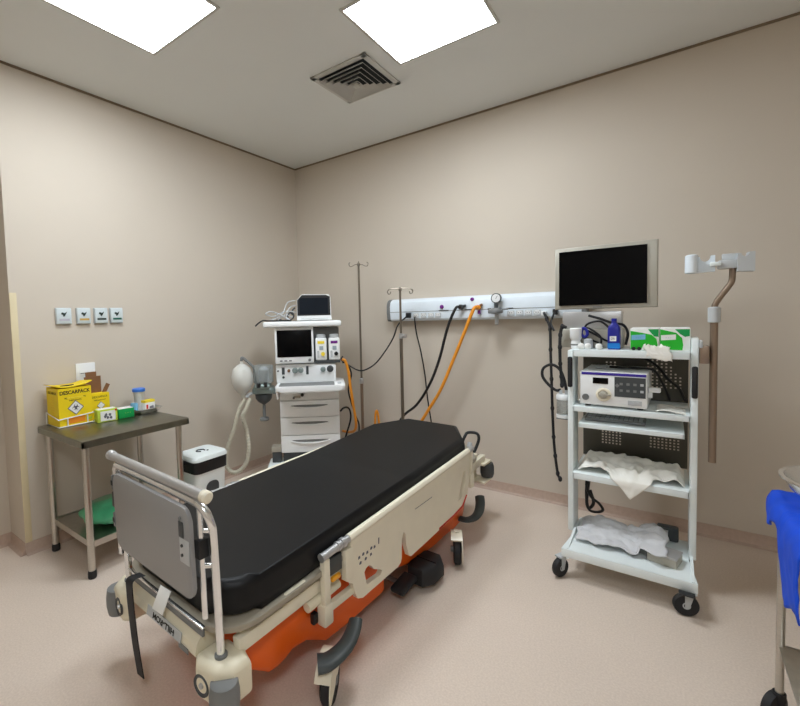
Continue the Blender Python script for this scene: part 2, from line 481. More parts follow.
# small yellow carton with cardboard flaps
t = thing('sharps_carton', 'small yellow carton with raised brown cardboard flaps, behind the white and green box', 'carton', (.105, -2.108, Z))
w3, d3, h3 = .061, .05, .165
mb = MB().prism([(-d3, -w3), (d3, -w3), (d3, w3), (-d3, w3)], h3); mb.build('box', 'yellow', t)
MB().b2((-.02, -.062, h3), (-.014, .040, .275)).b2((-.026, -.050, h3+.05), (-.0205, .016, .305)).build('cardboard_flap', 'cardb', t)
MB().box((.01, .058, h3+.022), (.004, .026, .07), rot=Euler((R(-28), 0, 0)).to_matrix()).build('cardboard_tab', 'cardb', t)
F3 = lambda y, z: frame((d3+.0006, y, z), (0, 1, 0), (0, 0, 1))
lettering('DESCARPACK', .018, 'ink', t, F3(0, h3-.022), sx=.85)
lettering('PERFUROCORTANTE', .0075, 'ink', t, F3(0, h3-.043))
lp = MB().prism([(0, .026), (.026, 0), (0, -.026), (-.026, 0)], .0008, F3(.005, .085)).build('hazard_diamond', 'ink2', t)
MB().prism([(0, .022), (.022, 0), (0, -.022), (-.022, 0)], .0014, F3(.005, .085)).build('diamond_field', 'paper', lp)
# white / lime box
t = thing('supply_box', 'white box with lime green edges in front of the small yellow carton', 'box', (.262, -2.122, Z), R(-9))
MB().b2((-.035, -.058, 0), (.035, .058, .078), bev=.001).build('box', 'lime', t)
MB().prism([(-.040, -.032), (.046, -.032), (.046, .030), (-.040, .030)], .0008, frame((.0353, .0, .038), (0, 1, 0), (0, 0, 1))).build('front_label', 'paper', t)
MB().prism([(-.03, -.05), (.03, -.05), (.03, .05), (-.03, .05)], .0008, Matrix.Translation((0, 0, .0785))).build('top_label', 'paper', t)
mb = MB()
for dx, dy, a in ((-.012, .008, 20), (.010, .004, -25), (-.004, -.012, 60), (.016, -.014, 10), (-.018, -.006, -40)):
    mb.prism([(dx+.010*math.cos(R(a+k*60))*(1 if k % 2 else .6), dy+.010*math.sin(R(a+k*60))) for k in range(6)], .0016, frame((.0353, .004, .038), (0, 1, 0), (0, 0, 1)))
mb.build('printed_hands', 'ink2', t)
MB().prism([(-.006, -.006), (.006, -.006), (.006, .006), (-.006, .006)], .001, frame((.0353, .05, .068), (0, 1, 0), (0, 0, 1))).build('corner_mark', 'red', t)
# green box
t = thing('supply_box', 'dark green box between the lime edged box and the steel tray', 'box', (.268, -2.008, Z), R(-6))
MB().b2((-.04, -.048, 0), (.04, .048, .062), bev=.002).build('box', 'green', t)
MB().prism([(-.035, -.043), (.035, -.043), (.035, .043), (-.035, .043)], .0008, Matrix.Translation((0, 0, .0625))).build('top_label', 'paper', t)
lettering('- - -', .02, 'lime', t, frame((.0406, .008, .036), (0, 1, 0), (0, 0, 1)), sx=1.2)
# steel tray with items
t = thing('instrument_tray', 'shallow stainless tray at the right end of the steel table', 'tray', (.19, -1.848, Z))
def rr3(w, d, r, z): return [Vector((x, y, z)) for x, y in rrect(w, d, r, 4)]
MB().rings([rr3(.21, .13, .02, .0), rr3(.245, .165, .025, .034), rr3(.262, .182, .027, .034), rr3(.262, .182, .027, .031), rr3(.248, .168, .025, .030), rr3(.214, .134, .02, .003)][::1]).build('tray', 'chrome', t)
ZT = Z+.0345
t = thing('specimen_cup', 'clear cup with blue lid standing in the steel tray', 'cup', (.125, -1.832, Z+.0045))
MB().lathe([(.028, 0), (.037, .125), (.038, .128)], seg=24).build('cup', 'milky', t)
MB().lathe([(.042, .1285), (.043, .133), (.043, .146), (.039, .151), (.001, .152)], seg=24).build('lid', 'bluel', t)
t = thing('medicine_box', 'small white and yellow medicine box in the steel tray', 'box', (.225, -1.822, Z+.0045), R(8))
MB().b2((-.022, -.038, 0), (.022, .038, .076), bev=.001).build('box', 'paper', t)
MB().b2((-.0222, -.0385, .060), (.0225, .0385, .0765)).build('yellow_top', 'ylabel', t)
MB().prism([(-.03, -.016), (-.016, -.016), (-.016, .012), (-.03, .012)], .001, frame((.0222, 0, .034), (0, 1, 0), (0, 0, 1))).build('red_patch', 'red', t)
MB().prism([(-.008, -.018), (.030, -.012), (.026, .010), (-.004, .006)], .001, frame((.0222, 0, .026), (0, 1, 0), (0, 0, 1))).build('printed_mark', 'ink2', t)
o = MB().box((.17, -1.892, Z+.0345), (.05, .026, .06), rz=R(20), bev=.008).build('swab_pack', 'bluec'); tag(o, 'pale blue swab pack at the left side of the steel tray', 'pack')
o = MB().lathe([(.010, 0), (.013, .002), (.013, .045), (.007, .055), (.006, .065), (.001, .066)], (.175, -1.772, Z+.0045)).build('vial', 'mgrey'); tag(o, 'small grey vial at the right side of the steel tray', 'vial')

# ------------------------------------------------------------------ pedal bin
t = thing('pedal_bin', 'white waste bin with black liner edge beside the steel table', 'bin', (.545, -1.625, 0))
def rq(w, d, r, z): return [Vector((x, y, z)) for x, y in rrect(w, d, r, 4)]
MB().rings([rq(.18, .20, .03, .001), rq(.195, .212, .03, .03), rq(.228, .248, .035, .42), rq(.232, .252, .035, .445)]).build('body', 'white2', t)
MB().rings([rq(.228, .246, .034, .385), rq(.240, .260, .036, .388), rq(.246, .266, .036, .462), rq(.235, .255, .036, .466)]).build('liner', 'blackp', t)
MB().rings([rq(.240, .260, .036, .468), rq(.250, .274, .04, .470), rq(.250, .274, .04, .487), rq(.235, .258, .04, .5), rq(.20, .22, .04, .503)]).build('lid', 'white2', t)
mb = MB().tube([(.02, -.02, .505), (-.01, -.035, .505), (-.03, -.01, .505), (-.01, .02, .505), (.015, .015, .505)], .005, 8)
mb.ell((.025, .03, .504), (.008, .008, .004))
mb.build('lid_emblem', 'dgrey', t)
mx = frame((.106, .0, .235), (0, 1, 0), (.07, 0, 1))
MB().prism([(x, y) for x, y in rrect(.10, .16, .04, 5)], .004, mx).build('pedal_recess', 'dgrey', t)
MB().b2((.10, -.04, .015), (.15, .04, .03), bev=.006).build('pedal', 'blackp', t)
MB().b2((-.05, -.160, .45), (.03, -.138, .475), bev=.006).build('hinge', 'blackp', t)

# ------------------------------------------------------------------ anaesthesia machine (local x right, -y front)
A0 = R(40)
MX, MY = .77, -.80
am = thing('anesthesia_machine', 'white anaesthesia workstation with drawers and black screen in the room corner', 'machine', (MX, MY, 0), A0)
def mw_(u, y, z):
    return Vector((MX+u*math.cos(A0)-y*math.sin(A0), MY+u*math.sin(A0)+y*math.cos(A0), z))
MB().b2((-.312, -.10, .11), (.345, .16, .225), bev=.02, seg=3).b2((-.19, .14, .112), (.28, .51, .222), bev=.015).build('base', 'white2', am)
for sx, sy in ((-.27, -.02), (.29, -.02), (-.14, .46), (.23, .46)):
    c = MB().cyl((sx-.015, sy, .052), (sx+.015, sy, .052), .05, seg=20).build('caster', 'rubber', am)
    MB().cyl((sx, sy, .06), (sx, sy, .109), .014).build('stem', 'mgrey', c)
MB().b2((-.19, .03, .2265), (.27, .5, .30)).build('plinth', 'dgrey', am)
MB().b2((-.203, .012, .30), (.285, .5, .822), bev=.012).build('cabinet', 'white', am)
MB().b2((-.282, .0, .315), (-.204, .09, .36), bev=.006).build('side_bracket', 'silver', am)
MB().b2((-.278, .01, .2265), (-.206, .09, .3145), bev=.004).build('bracket_shade', 'dgrey', am)  # dark box stands in for the shade below the bracket
zs_ = [(.31, .447), (.453, .595), (.601, .735)]
for z0, z1 in zs_:
    d = MB().b2((-.200, -.006, z0), (.282, .011, z1), bev=.005).build('drawer', 'white', am)
    zc = z1-.038
    lens = [(.04+.150*math.cos(a), .015*math.sin(a)*(1 if math.sin(a) < 0 else .3)) for a in [2*math.pi*k/28 for k in range(28)]]
    MB().prism(lens, .0022, frame((0, -.0062, zc), (1, 0, 0), (0, 0, 1))).build('grip_recess', 'mgrey', d)
    MB().tube([(-.118, -.008, zc-.008), (-.03, -.015, zc-.021), (.04, -.018, zc-.025), (.11, -.015, zc-.021), (.198, -.008, zc-.008)], .006, 8).build('grip_lip', 'white', d)
d = MB().b2((-.200, -.004, .741), (.282, .011, .815), bev=.005).build('lock_panel', 'white', am)
MB().cyl((-.015, -.004, .785), (-.015, -.024, .785), .013).build('lock_knob', 'blackp', d)
MB().b2((-.085, -.012, .757), (-.03, -.004, .779), bev=.004).build('lock_plate', 'silver', d)
MB().cyl((-.085, -.004, .762), (-.085, -.02, .762), .009).build('key_barrel', 'mgrey', d)
ws = MB().prism(rrect(.545, .42, .045, 6), .046, Matrix.Translation((.058, .005, .838)), bev=.012, seg=3).build('work_surface', 'white', am)
mx = Matrix.Translation((.03, -.098, .8845))
MB().prism(rrect(.435, .165, .012, 4), .002, mx).build('surface_mat', 'mgrey', ws)
MB().b2((.272, -.13, .8845), (.302, -.09, .892), bev=.003).build('latch_button', 'lgrey', ws)
fp = MB().b2((-.222, .0, .885), (.266, .40, 1.036), bev=.01).build('flow_panel', 'white', am)
def knob(u, z, r, m, dpt=.022):
    MB().lathe([(r*1.25, 0), (r*1.25, .003), (r, .004), (r*.92, dpt), (r*.5, dpt+.002), (.001, dpt+.002)], (u, -.0005, z), (0, -1, 0), 20).build('knob', m, fp)
knob(-.205, .985, .006, 'dgrey'); knob(-.118, .985, .010, 'cardb'); knob(-.068, .985, .019, 'aqua'); knob(-.022, .985, .018, 'aqua')
knob(.160, .987, .017, 'aqua'); knob(.218, .990, .022, 'dgrey')
MB().b2((-.175, -.003, .955), (-.152, .001, 1.012)).b2((.022, -.003, .950), (.042, .001, 1.018)).build('gauge_window', 'dgrey', fp)
MB().cyl((-.163, -.006, .932), (-.163, 0, .932), .010).build('port', 'dgrey', fp)
sc = MB().b2((-.222, -.03, 1.046), (.09, .06, 1.336), bev=.008).build('ventilator_screen', 'white', am)
MB().b2((-.204, -.0335, 1.098), (.074, -.029, 1.316), bev=.002).build('display', 'screen', sc)
for u in (-.185, -.148, -.111): MB().b2((u, -.034, 1.064), (u+.022, -.029, 1.074), bev=.002).build('button', 'mgrey', sc)
MB().cyl((.055, -.03, 1.071), (.055, -.046, 1.071), .011).build('dial', 'mgrey', sc)
MB().b2((-.222, .07, 1.037), (.30, .40, 1.329), bev=.01).build('rear_housing', 'mgrey', am)
MB().b2((.096, -.012, 1.040), (.304, .068, 1.060), bev=.004).build('vaporizer_rail', 'dgrey', am)
for u0, u1, ml, mk in ((.104, .195, 'ylabel', 'ylabel'), (.211, .302, 'purple', 'blackp')):
    vp = MB().b2((u0, -.02, 1.062), (u1, .066, 1.245), bev=.012, seg=3).build('vaporizer', 'white', am)
    uc = (u0+u1)/2
    MB().lathe([(.034, 1.246), (.038, 1.25), (.038, 1.268), (.030, 1.274), (.001, 1.275)], (uc, .022, 0)).build('dial', 'lgrey', vp)
    MB().b2((uc-.028, -.0225, 1.198), (uc+.028, -.019, 1.220)).build('colour_band', ml, vp)
    MB().b2((uc-.014, -.0225, 1.146), (uc+.018, -.019, 1.178)).build('gauge_window', 'bluegrey', vp)
    MB().cyl((uc+.014, -.020, 1.115), (uc+.014, -.034, 1.115), .016).build('filler_cap', mk, vp)
    MB().b2((uc-.032, -.0225, 1.085), (uc-.016, -.019, 1.14)).build('sight_glass', 'lgrey', vp)
MB().b2((-.31, -.06, 1.338), (.318, .42, 1.385), bev=.015, seg=3).build('top_shelf', 'white', am)
# absorber and breathing circuit on the left
ab = MB().b2((-.42, -.02, .80), (-.25, .14, .855), bev=.02, seg=3).b2((-.40, -.05, .845), (-.27, .10, .89), bev=.02, seg=3).b2((-.26, .03, .79), (-.206, .10, .84), bev=.008).build('absorber_block', 'aqua', am)
MB().b2((-.225, -.03, .755), (-.206, .12, .87), bev=.006).build('mounting_plate', 'white', ab)
MB().b2((-.375, -.066, .862), (-.345, -.045, .90), bev=.006).b2((-.315, -.066, .865), (-.29, -.045, .905), bev=.006).build('clip', 'blackp', ab)
MB().lathe([(.076, .892), (.082, .896), (.082, 1.03), (.078, 1.034), (.072, 1.03), (.074, .90), (.001, .899)], (-.330, .03, 0), seg=28).build('absorber_canister', 'bag', am)
MB().lathe([(.035, .90), (.042, .91), (.042, 1.0), (.02, 1.02), (.001, 1.021)], (-.325, .03, 0)).build('bellows', 'lgrey', am)
MB().lathe([(.001, .70), (.05, .735), (.066, .758), (.07, .795), (.06, .799)], (-.335, .05, 0)).build('lower_bowl', 'dgrey', am)
MB().cyl((-.335, .05, .595), (-.335, .05, .703), .013).lathe([(.001, .572), (.036, .574), (.040, .584), (.034, .598), (.001, .600)], (-.335, .05, 0)).build('drain_knob', 'mgrey', am)
MB().tube([(-.385, .0, .89), (-.39, -.005, .95), (-.40, -.01, 1.02), (-.45, -.015, 1.075), (-.485, -.02, 1.105), (-.492, -.02, 1.09), (-.492, -.02, 1.078)], .011, 10).build('bag_arm', 'mgrey', am)
MB().cyl((-.40, .02, .82), (-.455, -.03, .80), .013).cyl((-.455, -.03, .80), (-.455, -.035, .785), .016).build('hose_port', 'lgrey', am)
c = mw_(-.492, -.02, .945)
mb = MB()
prof = [(.013, .128), (.014, .112), (.036, .10), (.070, .07), (.084, .01), (.083, -.04), (.064, -.085), (.036, -.12), (.018, -.14), (.012, -.165), (.004, -.17)]
mb.lathe(prof[::-1], c, seg=28)
for vv in mb.bm.verts:
    d = vv.co-c
    vv.co += Vector((d.x, d.y, 0))*(.10*noise.noise(vv.co*16))
tag(mb.build('breathing_bag', 'milky'), 'white breathing bag hanging from the arm left of the anaesthesia workstation', 'bag')
mb = MB()
P = [mw_(-.472, -.042, .774), mw_(-.515, -.06, .70), mw_(-.56, -.075, .55), mw_(-.62, -.08, .38), mw_(-.63, -.085, .25), mw_(-.565, -.09, .195), mw_(-.485, -.09, .25), mw_(-.452, -.08, .36), mw_(-.462, -.06, .50), mw_(-.485, -.095, .64), mw_(-.455, -.085, .71), mw_(-.432, -.045, .775)]
pts = catmull(P, 22)
cnt = len(pts)
T_ = MB().tube(pts, lambda t: .0165+.0022*math.sin(t*cnt*1.6), 12, 0)
tag(T_.build('breathing_hose', 'hosew', ang=70), 'translucent corrugated breathing hose looping down beside the white bin', 'hose')

# monitor on top shelf
ZM = 1.3865
pm = mw_(.10, .10, ZM)
t = thing('patient_monitor', 'small white patient monitor on top of the anaesthesia workstation', 'monitor', pm, A0+R(3))
fr = [(-.145, 0), (.145, 0), (.142, .03), (.140, .19), (.125, .212), (-.10, .216), (-.14, .17)]
MB().prism([(x*.92, y) for x, y in fr], .13, frame((0, .14, .0), (1, 0, 0), (0, 0, 1)), bev=.006).build('housing', 'white', t)
MB().prism(fr, .03, frame((0, .01, .003), (1, 0, 0), (-0.0, .06, 1)), bev=.008).build('front_bezel', 'white', t)
MB().prism([(-.139, .040), (.134, .040), (.134, .195), (.10, .209), (-.098, .211), (-.138, .170)], .003, frame((0, -.0195, .003), (1, 0, 0), (0, .06, 1))).build('screen', 'blackp', t)
MB().prism([(-.120, .052), (.116, .052), (.116, .186), (-.120, .186)], .001, frame((0, -.0222, .003), (1, 0, 0), (0, .06, 1))).build('display_glass', 'screen2', t)
MB().prism([(-.11, .012), (.11, .012), (.11, .016), (-.11, .016)], .001, frame((0, -.0205, .003), (1, 0, 0), (0, .06, 1))).build('button_row', 'lgrey', t)
def tangle(name, label, pts_list, m, r=.004, extra=None):
    mb = MB()
    for pl in pts_list: mb.tube(pl, r, 8, 8)
    if extra: extra(mb)
    return tag(mb.build(name, m, ang=60), label, 'cable')
def mwl(L): return [mw_(*p) for p in L]
tangle('monitor_cable', 'grey coiled sensor cables left of the patient monitor on the workstation', [
    mwl([(-.05, .12, 1.52), (-.10, .10, 1.50), (-.13, .06, 1.43), (-.10, .02, 1.396), (-.17, .01, 1.394), (-.20, .08, 1.40), (-.14, .10, 1.44), (-.08, .05, 1.42)]),
    mwl([(-.06, .15, 1.56), (-.12, .12, 1.54), (-.16, .06, 1.45), (-.22, .02, 1.41), (-.26, .0, 1.395), (-.20, -.02, 1.393), (-.12, -.01, 1.395)]),
    mwl([(-.05, .1, 1.46), (-.14, .09, 1.47), (-.23, .06, 1.43), (-.29, .02, 1.45), (-.25, .05, 1.47), (-.17, .03, 1.44), (-.11, .0, 1.40)]),
    ], 'lgrey', .0045)
tangle('monitor_cable', 'black sensor lead drooping over the left end of the workstation top shelf', [
    mwl([(-.08, -.045, 1.394), (-.15, -.045, 1.394), (-.22, -.04, 1.394), (-.27, -.045, 1.396), (-.31, -.03, 1.398), (-.345, -.05, 1.375), (-.365, -.06, 1.355)])], 'blackp', .006)
tangle('monitor_cable', 'dark grey sensor lead bunched against the left side of the patient monitor', [
    mwl([(-.065, .20, 1.50), (-.09, .19, 1.47), (-.075, .18, 1.43), (-.10, .19, 1.40), (-.13, .20, 1.42), (-.11, .21, 1.46), (-.085, .20, 1.44)])], 'dgrey', .007)
o = MB().ell(mw_(-.20, .16, 1.398), (.03, .018, .011), u=14, v=8).build('finger_sensor', 'dgrey'); tag(o, 'dark finger clip sensor lying among the grey cables on the top shelf', 'sensor')

# ------------------------------------------------------------------ IV poles
def iv_pole(label, x, y, top, style, spin):
    t = thing('drip_stand', label, 'drip stand', (x, y, 0))
    for k in range(5):
        a = R(spin+72*k)
        lg = MB().tube([(.012*math.cos(a), .012*math.sin(a), .12), (.09*math.cos(a), .09*math.sin(a), .10), (.185*math.cos(a), .185*math.sin(a), .062)], .010, 8).build('leg', 'pole', t)
        MB().cyl((.185*math.cos(a), .185*math.sin(a)-.010, .0255), (.185*math.cos(a), .185*math.sin(a)+.010, .0255), .025, seg=16).build('caster', 'rubber', lg)
    MB().cyl((0, 0, .10), (0, 0, .84 if style == 0 else 1.25), .0135).build('lower_tube', 'brown' if style == 0 else 'pole', t)
    MB().cyl((0, 0, .80), (0, 0, top-.01), .009).build('upper_tube', 'pole', t)
    if style == 0:
        MB().lathe([(.014, .82), (.019, .825), (.019, .86), (.010, .87)], (0, 0, 0)).build('collar', 'satin', t)
        n, L = 4, .075
    else:
        k = MB().lathe([(.014, 1.22), (.019, 1.225), (.019, 1.26), (.010, 1.265)], (0, 0, 0)).build('collar', 'satin', t)
        MB().cyl((.015, -.006, 1.242), (.045, -.02, 1.242), .007).lathe([(.001, 0), (.017, .001), (.017, .018), (.001, .019)], (.04, -.018, 1.242), (.9, -.4, 0)).build('clamp_knob', 'satin', k)
        n, L = 2, .085
    MB().lathe([(.010, top-.02), (.013, top-.016), (.013, top), (.006, top+.012), (.001, top+.013)], (0, 0, 0)).build('top_cap', 'pole', t)
    for k in range(n):
        a = R(37+360/n*k) if style == 0 else R(32+180*k)
        c, s = math.cos(a), math.sin(a)
        pr = [(0, -.005), (.4*L, -.008), (.8*L, -.022), (L*1.05, -.018), (L*1.1, .004), (L*.95, .012)] if style == 0 else [(0, -.002), (.5*L, .0), (L, -.004), (L*1.2, -.022), (L*1.1, -.042), (L*.92, -.038), (L*.9, -.022)]
        MB().tube([(c*d, s*d, top+z) for d, z in pr], .0045 if style else .0035, 8).build('hook', 'pole', t)
iv_pole('taller steel drip stand with four hooks, beside the anaesthesia workstation', .995, -.30, 1.868, 0, 20)
iv_pole('shorter steel drip stand with two hooks and clamp knob, before the gas rail', 1.402, -.30, 1.628, 1, 55)

# ------------------------------------------------------------------ wall gas rail
RX0, RX1 = 1.150, 2.72
gr = thing('gas_rail', 'long white medical gas and socket rail on the back wall', 'rail', ((RX0+RX1)/2, -.001, 1.36))
L2 = (RX1-RX0)/2
prof = [(-.0, .0), (-.075, .0), (-.092, .016), (-.1, .075), (-.1, .13), (-.092, .160), (-.075, .178), (-.045, .19), (-.0, .193)]
MB().rings([[Vector((x, y, z)) for y, z in prof] for x in (-L2+.032, L2-.032)]).build('housing', 'bluewhite', gr, ang=25)
for sx in (-1, 1):
    pc = [(y*1.03, z*1.02-.002) for y, z in prof]; pc[0] = (0, -.002); pc[-1] = (0, pc[-1][1])
    MB().rings([[Vector((x, y, z)) for y, z in pc] for x in (sx*L2, sx*(L2-.0318))]).build('end_cap', 'mgrey', gr, ang=25)
xo = (RX0+RX1)/2
MB().b2((-L2+.033, -.1015, .076), (L2-.033, -.0985, .080)).build('seam', 'mgrey', gr)
def on_low(x, d=0):   # point on the lower sloped face
    return Vector((x-xo, -.0965-d, .046))
for x in (1.437, 1.508, 1.576, 1.640, 2.222, 2.285, 2.346, 2.406):
    s = MB().box(on_low(x, .001), (.052, .006, .046), rot=Euler((R(-7), 0, 0)).to_matrix(), bev=.002).build('power_socket', 'lgrey', gr)
    MB().prism([(-.016, -.013), (.016, -.013), (.020, 0), (.012, .013), (-.012, .013), (-.020, 0)], .002, frame(on_low(x, .0042), (1, 0, 0), (0, -.12, 1))).build('socket_face', 'white', s)
    MB().cyl(on_low(x-.008, .005)+Vector((0, 0, 0)), on_low(x-.008, .0078), .003, seg=8).cyl(on_low(x+.008, .005), on_low(x+.008, .0078), .003, seg=8).build('pin_holes', 'blackp', s)
for x, z, w in ((1.69, 1.4395, .085), (1.905, 1.4395, .075), (2.215, 1.44, .05)):
    MB().b2((x-xo-w/2, -.1035, z-1.36-.004), (x-xo+w/2, -.0995, z-1.36+.004)).build('outlet_slot', 'blackp', gr)
for x, z, m, r in ((1.675, 1.470, 'purple', .014), (1.928, 1.520, 'purple', .012)):
    s = MB().lathe([(r*1.2, 0), (r*1.2, .005), (r, .007), (r*.8, .016), (.001, .017)], (x-xo, -.1 if z < 1.5 else -.094, z-1.36), (0, -1, 0), 18).build('gas_outlet', m, gr)
t = thing('hose_coupling', 'dark coupling where the black hose plugs into the gas rail', 'coupling', (1.845, -.1045, 1.462))
MB().cyl((0, 0, 0), (0, -.03, 0), .020).build('body', 'dgrey', t)
MB().cyl((.012, -.015, .004), (.04, -.02, .010), .010).build('side_port', 'dgrey', t)
t = thing('hose_coupling', 'brass and red coupling where the orange hose plugs into the gas rail', 'coupling', (1.985, -.1045, 1.455))
MB().cyl((0, 0, 0), (0, -.03, 0), .018).build('body', 'hoseo', t)
MB().cyl((.012, -.012, .015), (.03, -.014, .02), .009).build('side_port', 'cardb', t)
MB().cyl((.004, -.012, -.022), (.004, -.012, -.05), .011).build('drain_knob', 'purple', t)
# flowmeter
t = thing('rail_mounted_regulator', 'vacuum regulator with round gauge plugged into the gas rail', 'regulator', (2.13, -.1045, 1.43))
MB().cyl((0, 0, 0), (0, -.06, 0), .016).cyl((0, -.045, -.02), (0, -.045, .055), .014).build('body', 'dgrey', t)
g_ = MB().lathe([(.001, 0), (.037, .001), (.038, .020), (.034, .024), (.033, .021), (.001, .0205)], (0, -.026, .088), (0, -1, 0), 26).build('gauge', 'dgrey', t)
MB().cyl((0, -.0468, .088), (0, -.0482, .088), .031, seg=26).build('gauge_face', 'white', g_)
MB().box((.004, -.049, .094), (.003, .001, .026), rot=Euler((0, R(30), 0)).to_matrix()).build('needle', 'blackp', g_)
MB().lathe([(.02, -.028), (.05, -.024), (.054, -.012), (.05, .0), (.028, .012), (.016, .016)], (0, -.062, 0)).build('regulator_dial', 'mgrey', t)
MB().cyl((.04, -.035, .005), (.085, -.035, .006), .006).cyl((-.04, -.035, .01), (-.065, -.035, .008), .008).build('side_ports', 'mgrey', t)
MB().lathe([(.012, -.03), (.014, -.04), (.014, -.105), (.008, -.11), (.001, -.111)], (0, -.035, 0)).build('nozzle', 'lgrey', t)

def cable(name, label, pts, r, m, cat='cable', group=None, n=10, **k):
    return tag(MB().tube(pts, r, 10, n).build(name, m, ang=60), label, cat, group)
# pressure hoses from the rail
cable('air_hose', 'thick black hose curving from the gas rail down behind the stretcher', [(1.845, -.136, 1.462), (1.82, -.17, 1.45), (1.76, -.19, 1.30), (1.69, -.20, 1.05), (1.60, -.20, .84), (1.47, -.18, .66), (1.33, -.16, .545), (1.24, -.14, .40), (1.20, -.12, .20), (1.19, -.12, .03)], .011, 'blackp', 'hose')
cable('oxygen_hose', 'thick orange hose curving from the gas rail down behind the stretcher', [(1.985, -.136, 1.455), (1.965, -.17, 1.44), (1.90, -.19, 1.27), (1.80, -.19, 1.04), (1.69, -.19, .80), (1.56, -.18, .60), (1.47, -.17, .45), (1.42, -.16, .25), (1.38, -.15, .03)], .013, 'hoseo', 'hose')
cable('power_cable', 'thin black cable hanging straight down from the left sockets', [(1.437, -.120, 1.394), (1.445, -.14, 1.37), (1.455, -.13, 1.25), (1.47, -.09, 1.10), (1.495, -.07, .90), (1.51, -.06, .70), (1.535, -.05, .50), (1.57, -.05, .25), (1.60, -.06, .02)], .006, 'blackp')
o = MB().b2((1.36, -.145, 1.385), (1.395, -.1035, 1.43), bev=.006).build('power_plug', 'blackp'); tag(o, 'black power plug at the far left of the gas rail', 'plug')
cable('power_cable', 'black cable sagging from the gas rail plug to the anaesthesia workstation', [(1.375, -.15, 1.40), (1.33, -.22, 1.33), (1.29, -.24, 1.22), (1.22, -.27, 1.10), (1.14, -.30, 1.00), (1.07, -.36, .95), (1.02, -.40, .955), (.95, -.435, 1.00), (.90, -.46, 1.04), (.90, -.44, 1.07)], .006, 'blackp')
# hoses at the right flank of the machine
def px_(u, y, z): return mw_(u, y, z)
cable('oxygen_hose', 'orange hose running down the right flank of the anaesthesia workstation', [px_(.318, .03, 1.06), px_(.345, .03, 1.045), px_(.368, .04, .96), px_(.382, .05, .84), px_(.405, .08, .66), px_(.425, .11, .52), px_(.42, .2, .42), px_(.38, .36, .36), px_(.33, .52, .33)], .012, 'hoseo', 'hose')
cable('power_cable', 'black cable beside the orange hose on the right flank of the workstation', [px_(.322, .07, 1.03), px_(.36, .075, 1.02), px_(.395, .08, .93), px_(.368, .10, .80), px_(.39, .13, .68), px_(.43, .165, .55), px_(.46, .22, .45), px_(.45, .33, .26), px_(.42, .45, .20)], .007, 'blackp')
cable('power_cable', 'short black cable bowing out from the lower right side of the workstation', [px_(.297, .16, .60), px_(.32, .155, .625), px_(.355, .165, .63), px_(.38, .18, .60), px_(.385, .19, .52), px_(.35, .20, .40), px_(.325, .22, .32), px_(.31, .26, .27)], .008, 'blackp')
cable('oxygen_hose', 'short upright orange hose end showing above the far edge of the stretcher mattress', [(1.035, -.09, .12), (1.036, -.09, .3), (1.032, -.10, .48), (1.022, -.11, .545), (1.012, -.12, .50), (1.005, -.125, .30), (1.005, -.12, .12)], .010, 'hoseo', 'hose')
# endoscope-like leads hanging at the trolley
mb = MB()
b1 = [(2.462, -.15, 1.40), (2.49, -.20, 1.36), (2.515, -.22, 1.29), (2.52, -.23, 1.15), (2.525, -.23, .95), (2.53, -.23, .75), (2.535, -.22, .55), (2.545, -.22, .42), (2.56, -.22, .30), (2.575, -.22, .265)]
mb.tube(b1, .009, 10, 10)
for p in catmull(b1, 3)[3::3]: mb.ell(p, (.013, .013, .02), u=10, v=6)
tag(mb.build('hanging_cable', 'rubber', ang=60), 'long black tied cable hanging from the right end of the gas rail', 'cable')
o = MB().b2((2.44, -.150, 1.378), (2.475, -.1045, 1.412), bev=.006).build('power_plug', 'white'); tag(o, 'white power plug near the right end of the gas rail', 'plug')
o = MB().b2((2.515, -.145, 1.385), (2.545, -.1045, 1.425), bev=.006).build('power_plug', 'blackp'); tag(o, 'black power plug beside the white plug on the gas rail', 'plug')
cable('power_cable', 'short black lead from the black plug joining the long tied cable', [(2.53, -.15, 1.40), (2.525, -.19, 1.37), (2.522, -.222, 1.325), (2.545, -.245, 1.28)], .007, 'blackp')

# ------------------------------------------------------------------ endoscopy trolley
CX, CY = 2.995, -.68
tr = thing('equipment_trolley', 'white four-shelf equipment trolley on castors in front of the back wall', 'trolley', (CX, CY, 0))
def swivel(parent, x, y, r, w, yaw, ztop, mf='lgrey', hub='lgrey', name='caster'):
    n = Vector((math.cos(R(yaw)), math.sin(R(yaw)), 0)); c = Vector((x, y, r+.0005))
    cs = MB().lathe([(r*.72, -w*.5), (r*.92, -w*.5), (r, -w*.3), (r, w*.3), (r*.92, w*.5), (r*.72, w*.5)], c, n, 26).build(name, 'rubber', parent)
    MB().lathe([(.004, -w*.42), (r*.3, -w*.55), (r*.36, -w*.4), (r*.70, -w*.46), (r*.70, w*.46), (r*.36, w*.4), (r*.3, w*.55), (.004, w*.42)], c, n, 22).build('hub', hub, cs)
    mb = MB(); t_ = Vector((-n.y, n.x, 0))
    for s in (-1, 1):
        mx = frame(c+n*(s*(w*.62)-.002), t_, (0, 0, 1))
        mb.prism([(-.007, -.009), (.009, -.009), (r*.5, r*1.0), (r*.55, r*1.2), (-r*.2, r*1.2), (-r*.15, r*.9)], .004, mx)
    mb.box(c+t_*(r*.2)+Vector((0, 0, r*1.18)), (w*1.35, r*1.1, .008), rz=R(yaw))
    mb.cyl(c+t_*(r*.3)+Vector((0, 0, r*1.15)), (c.x+t_.x*r*.3, c.y+t_.y*r*.3, ztop), .010)
    mb.build('fork', mf, cs)
    return cs
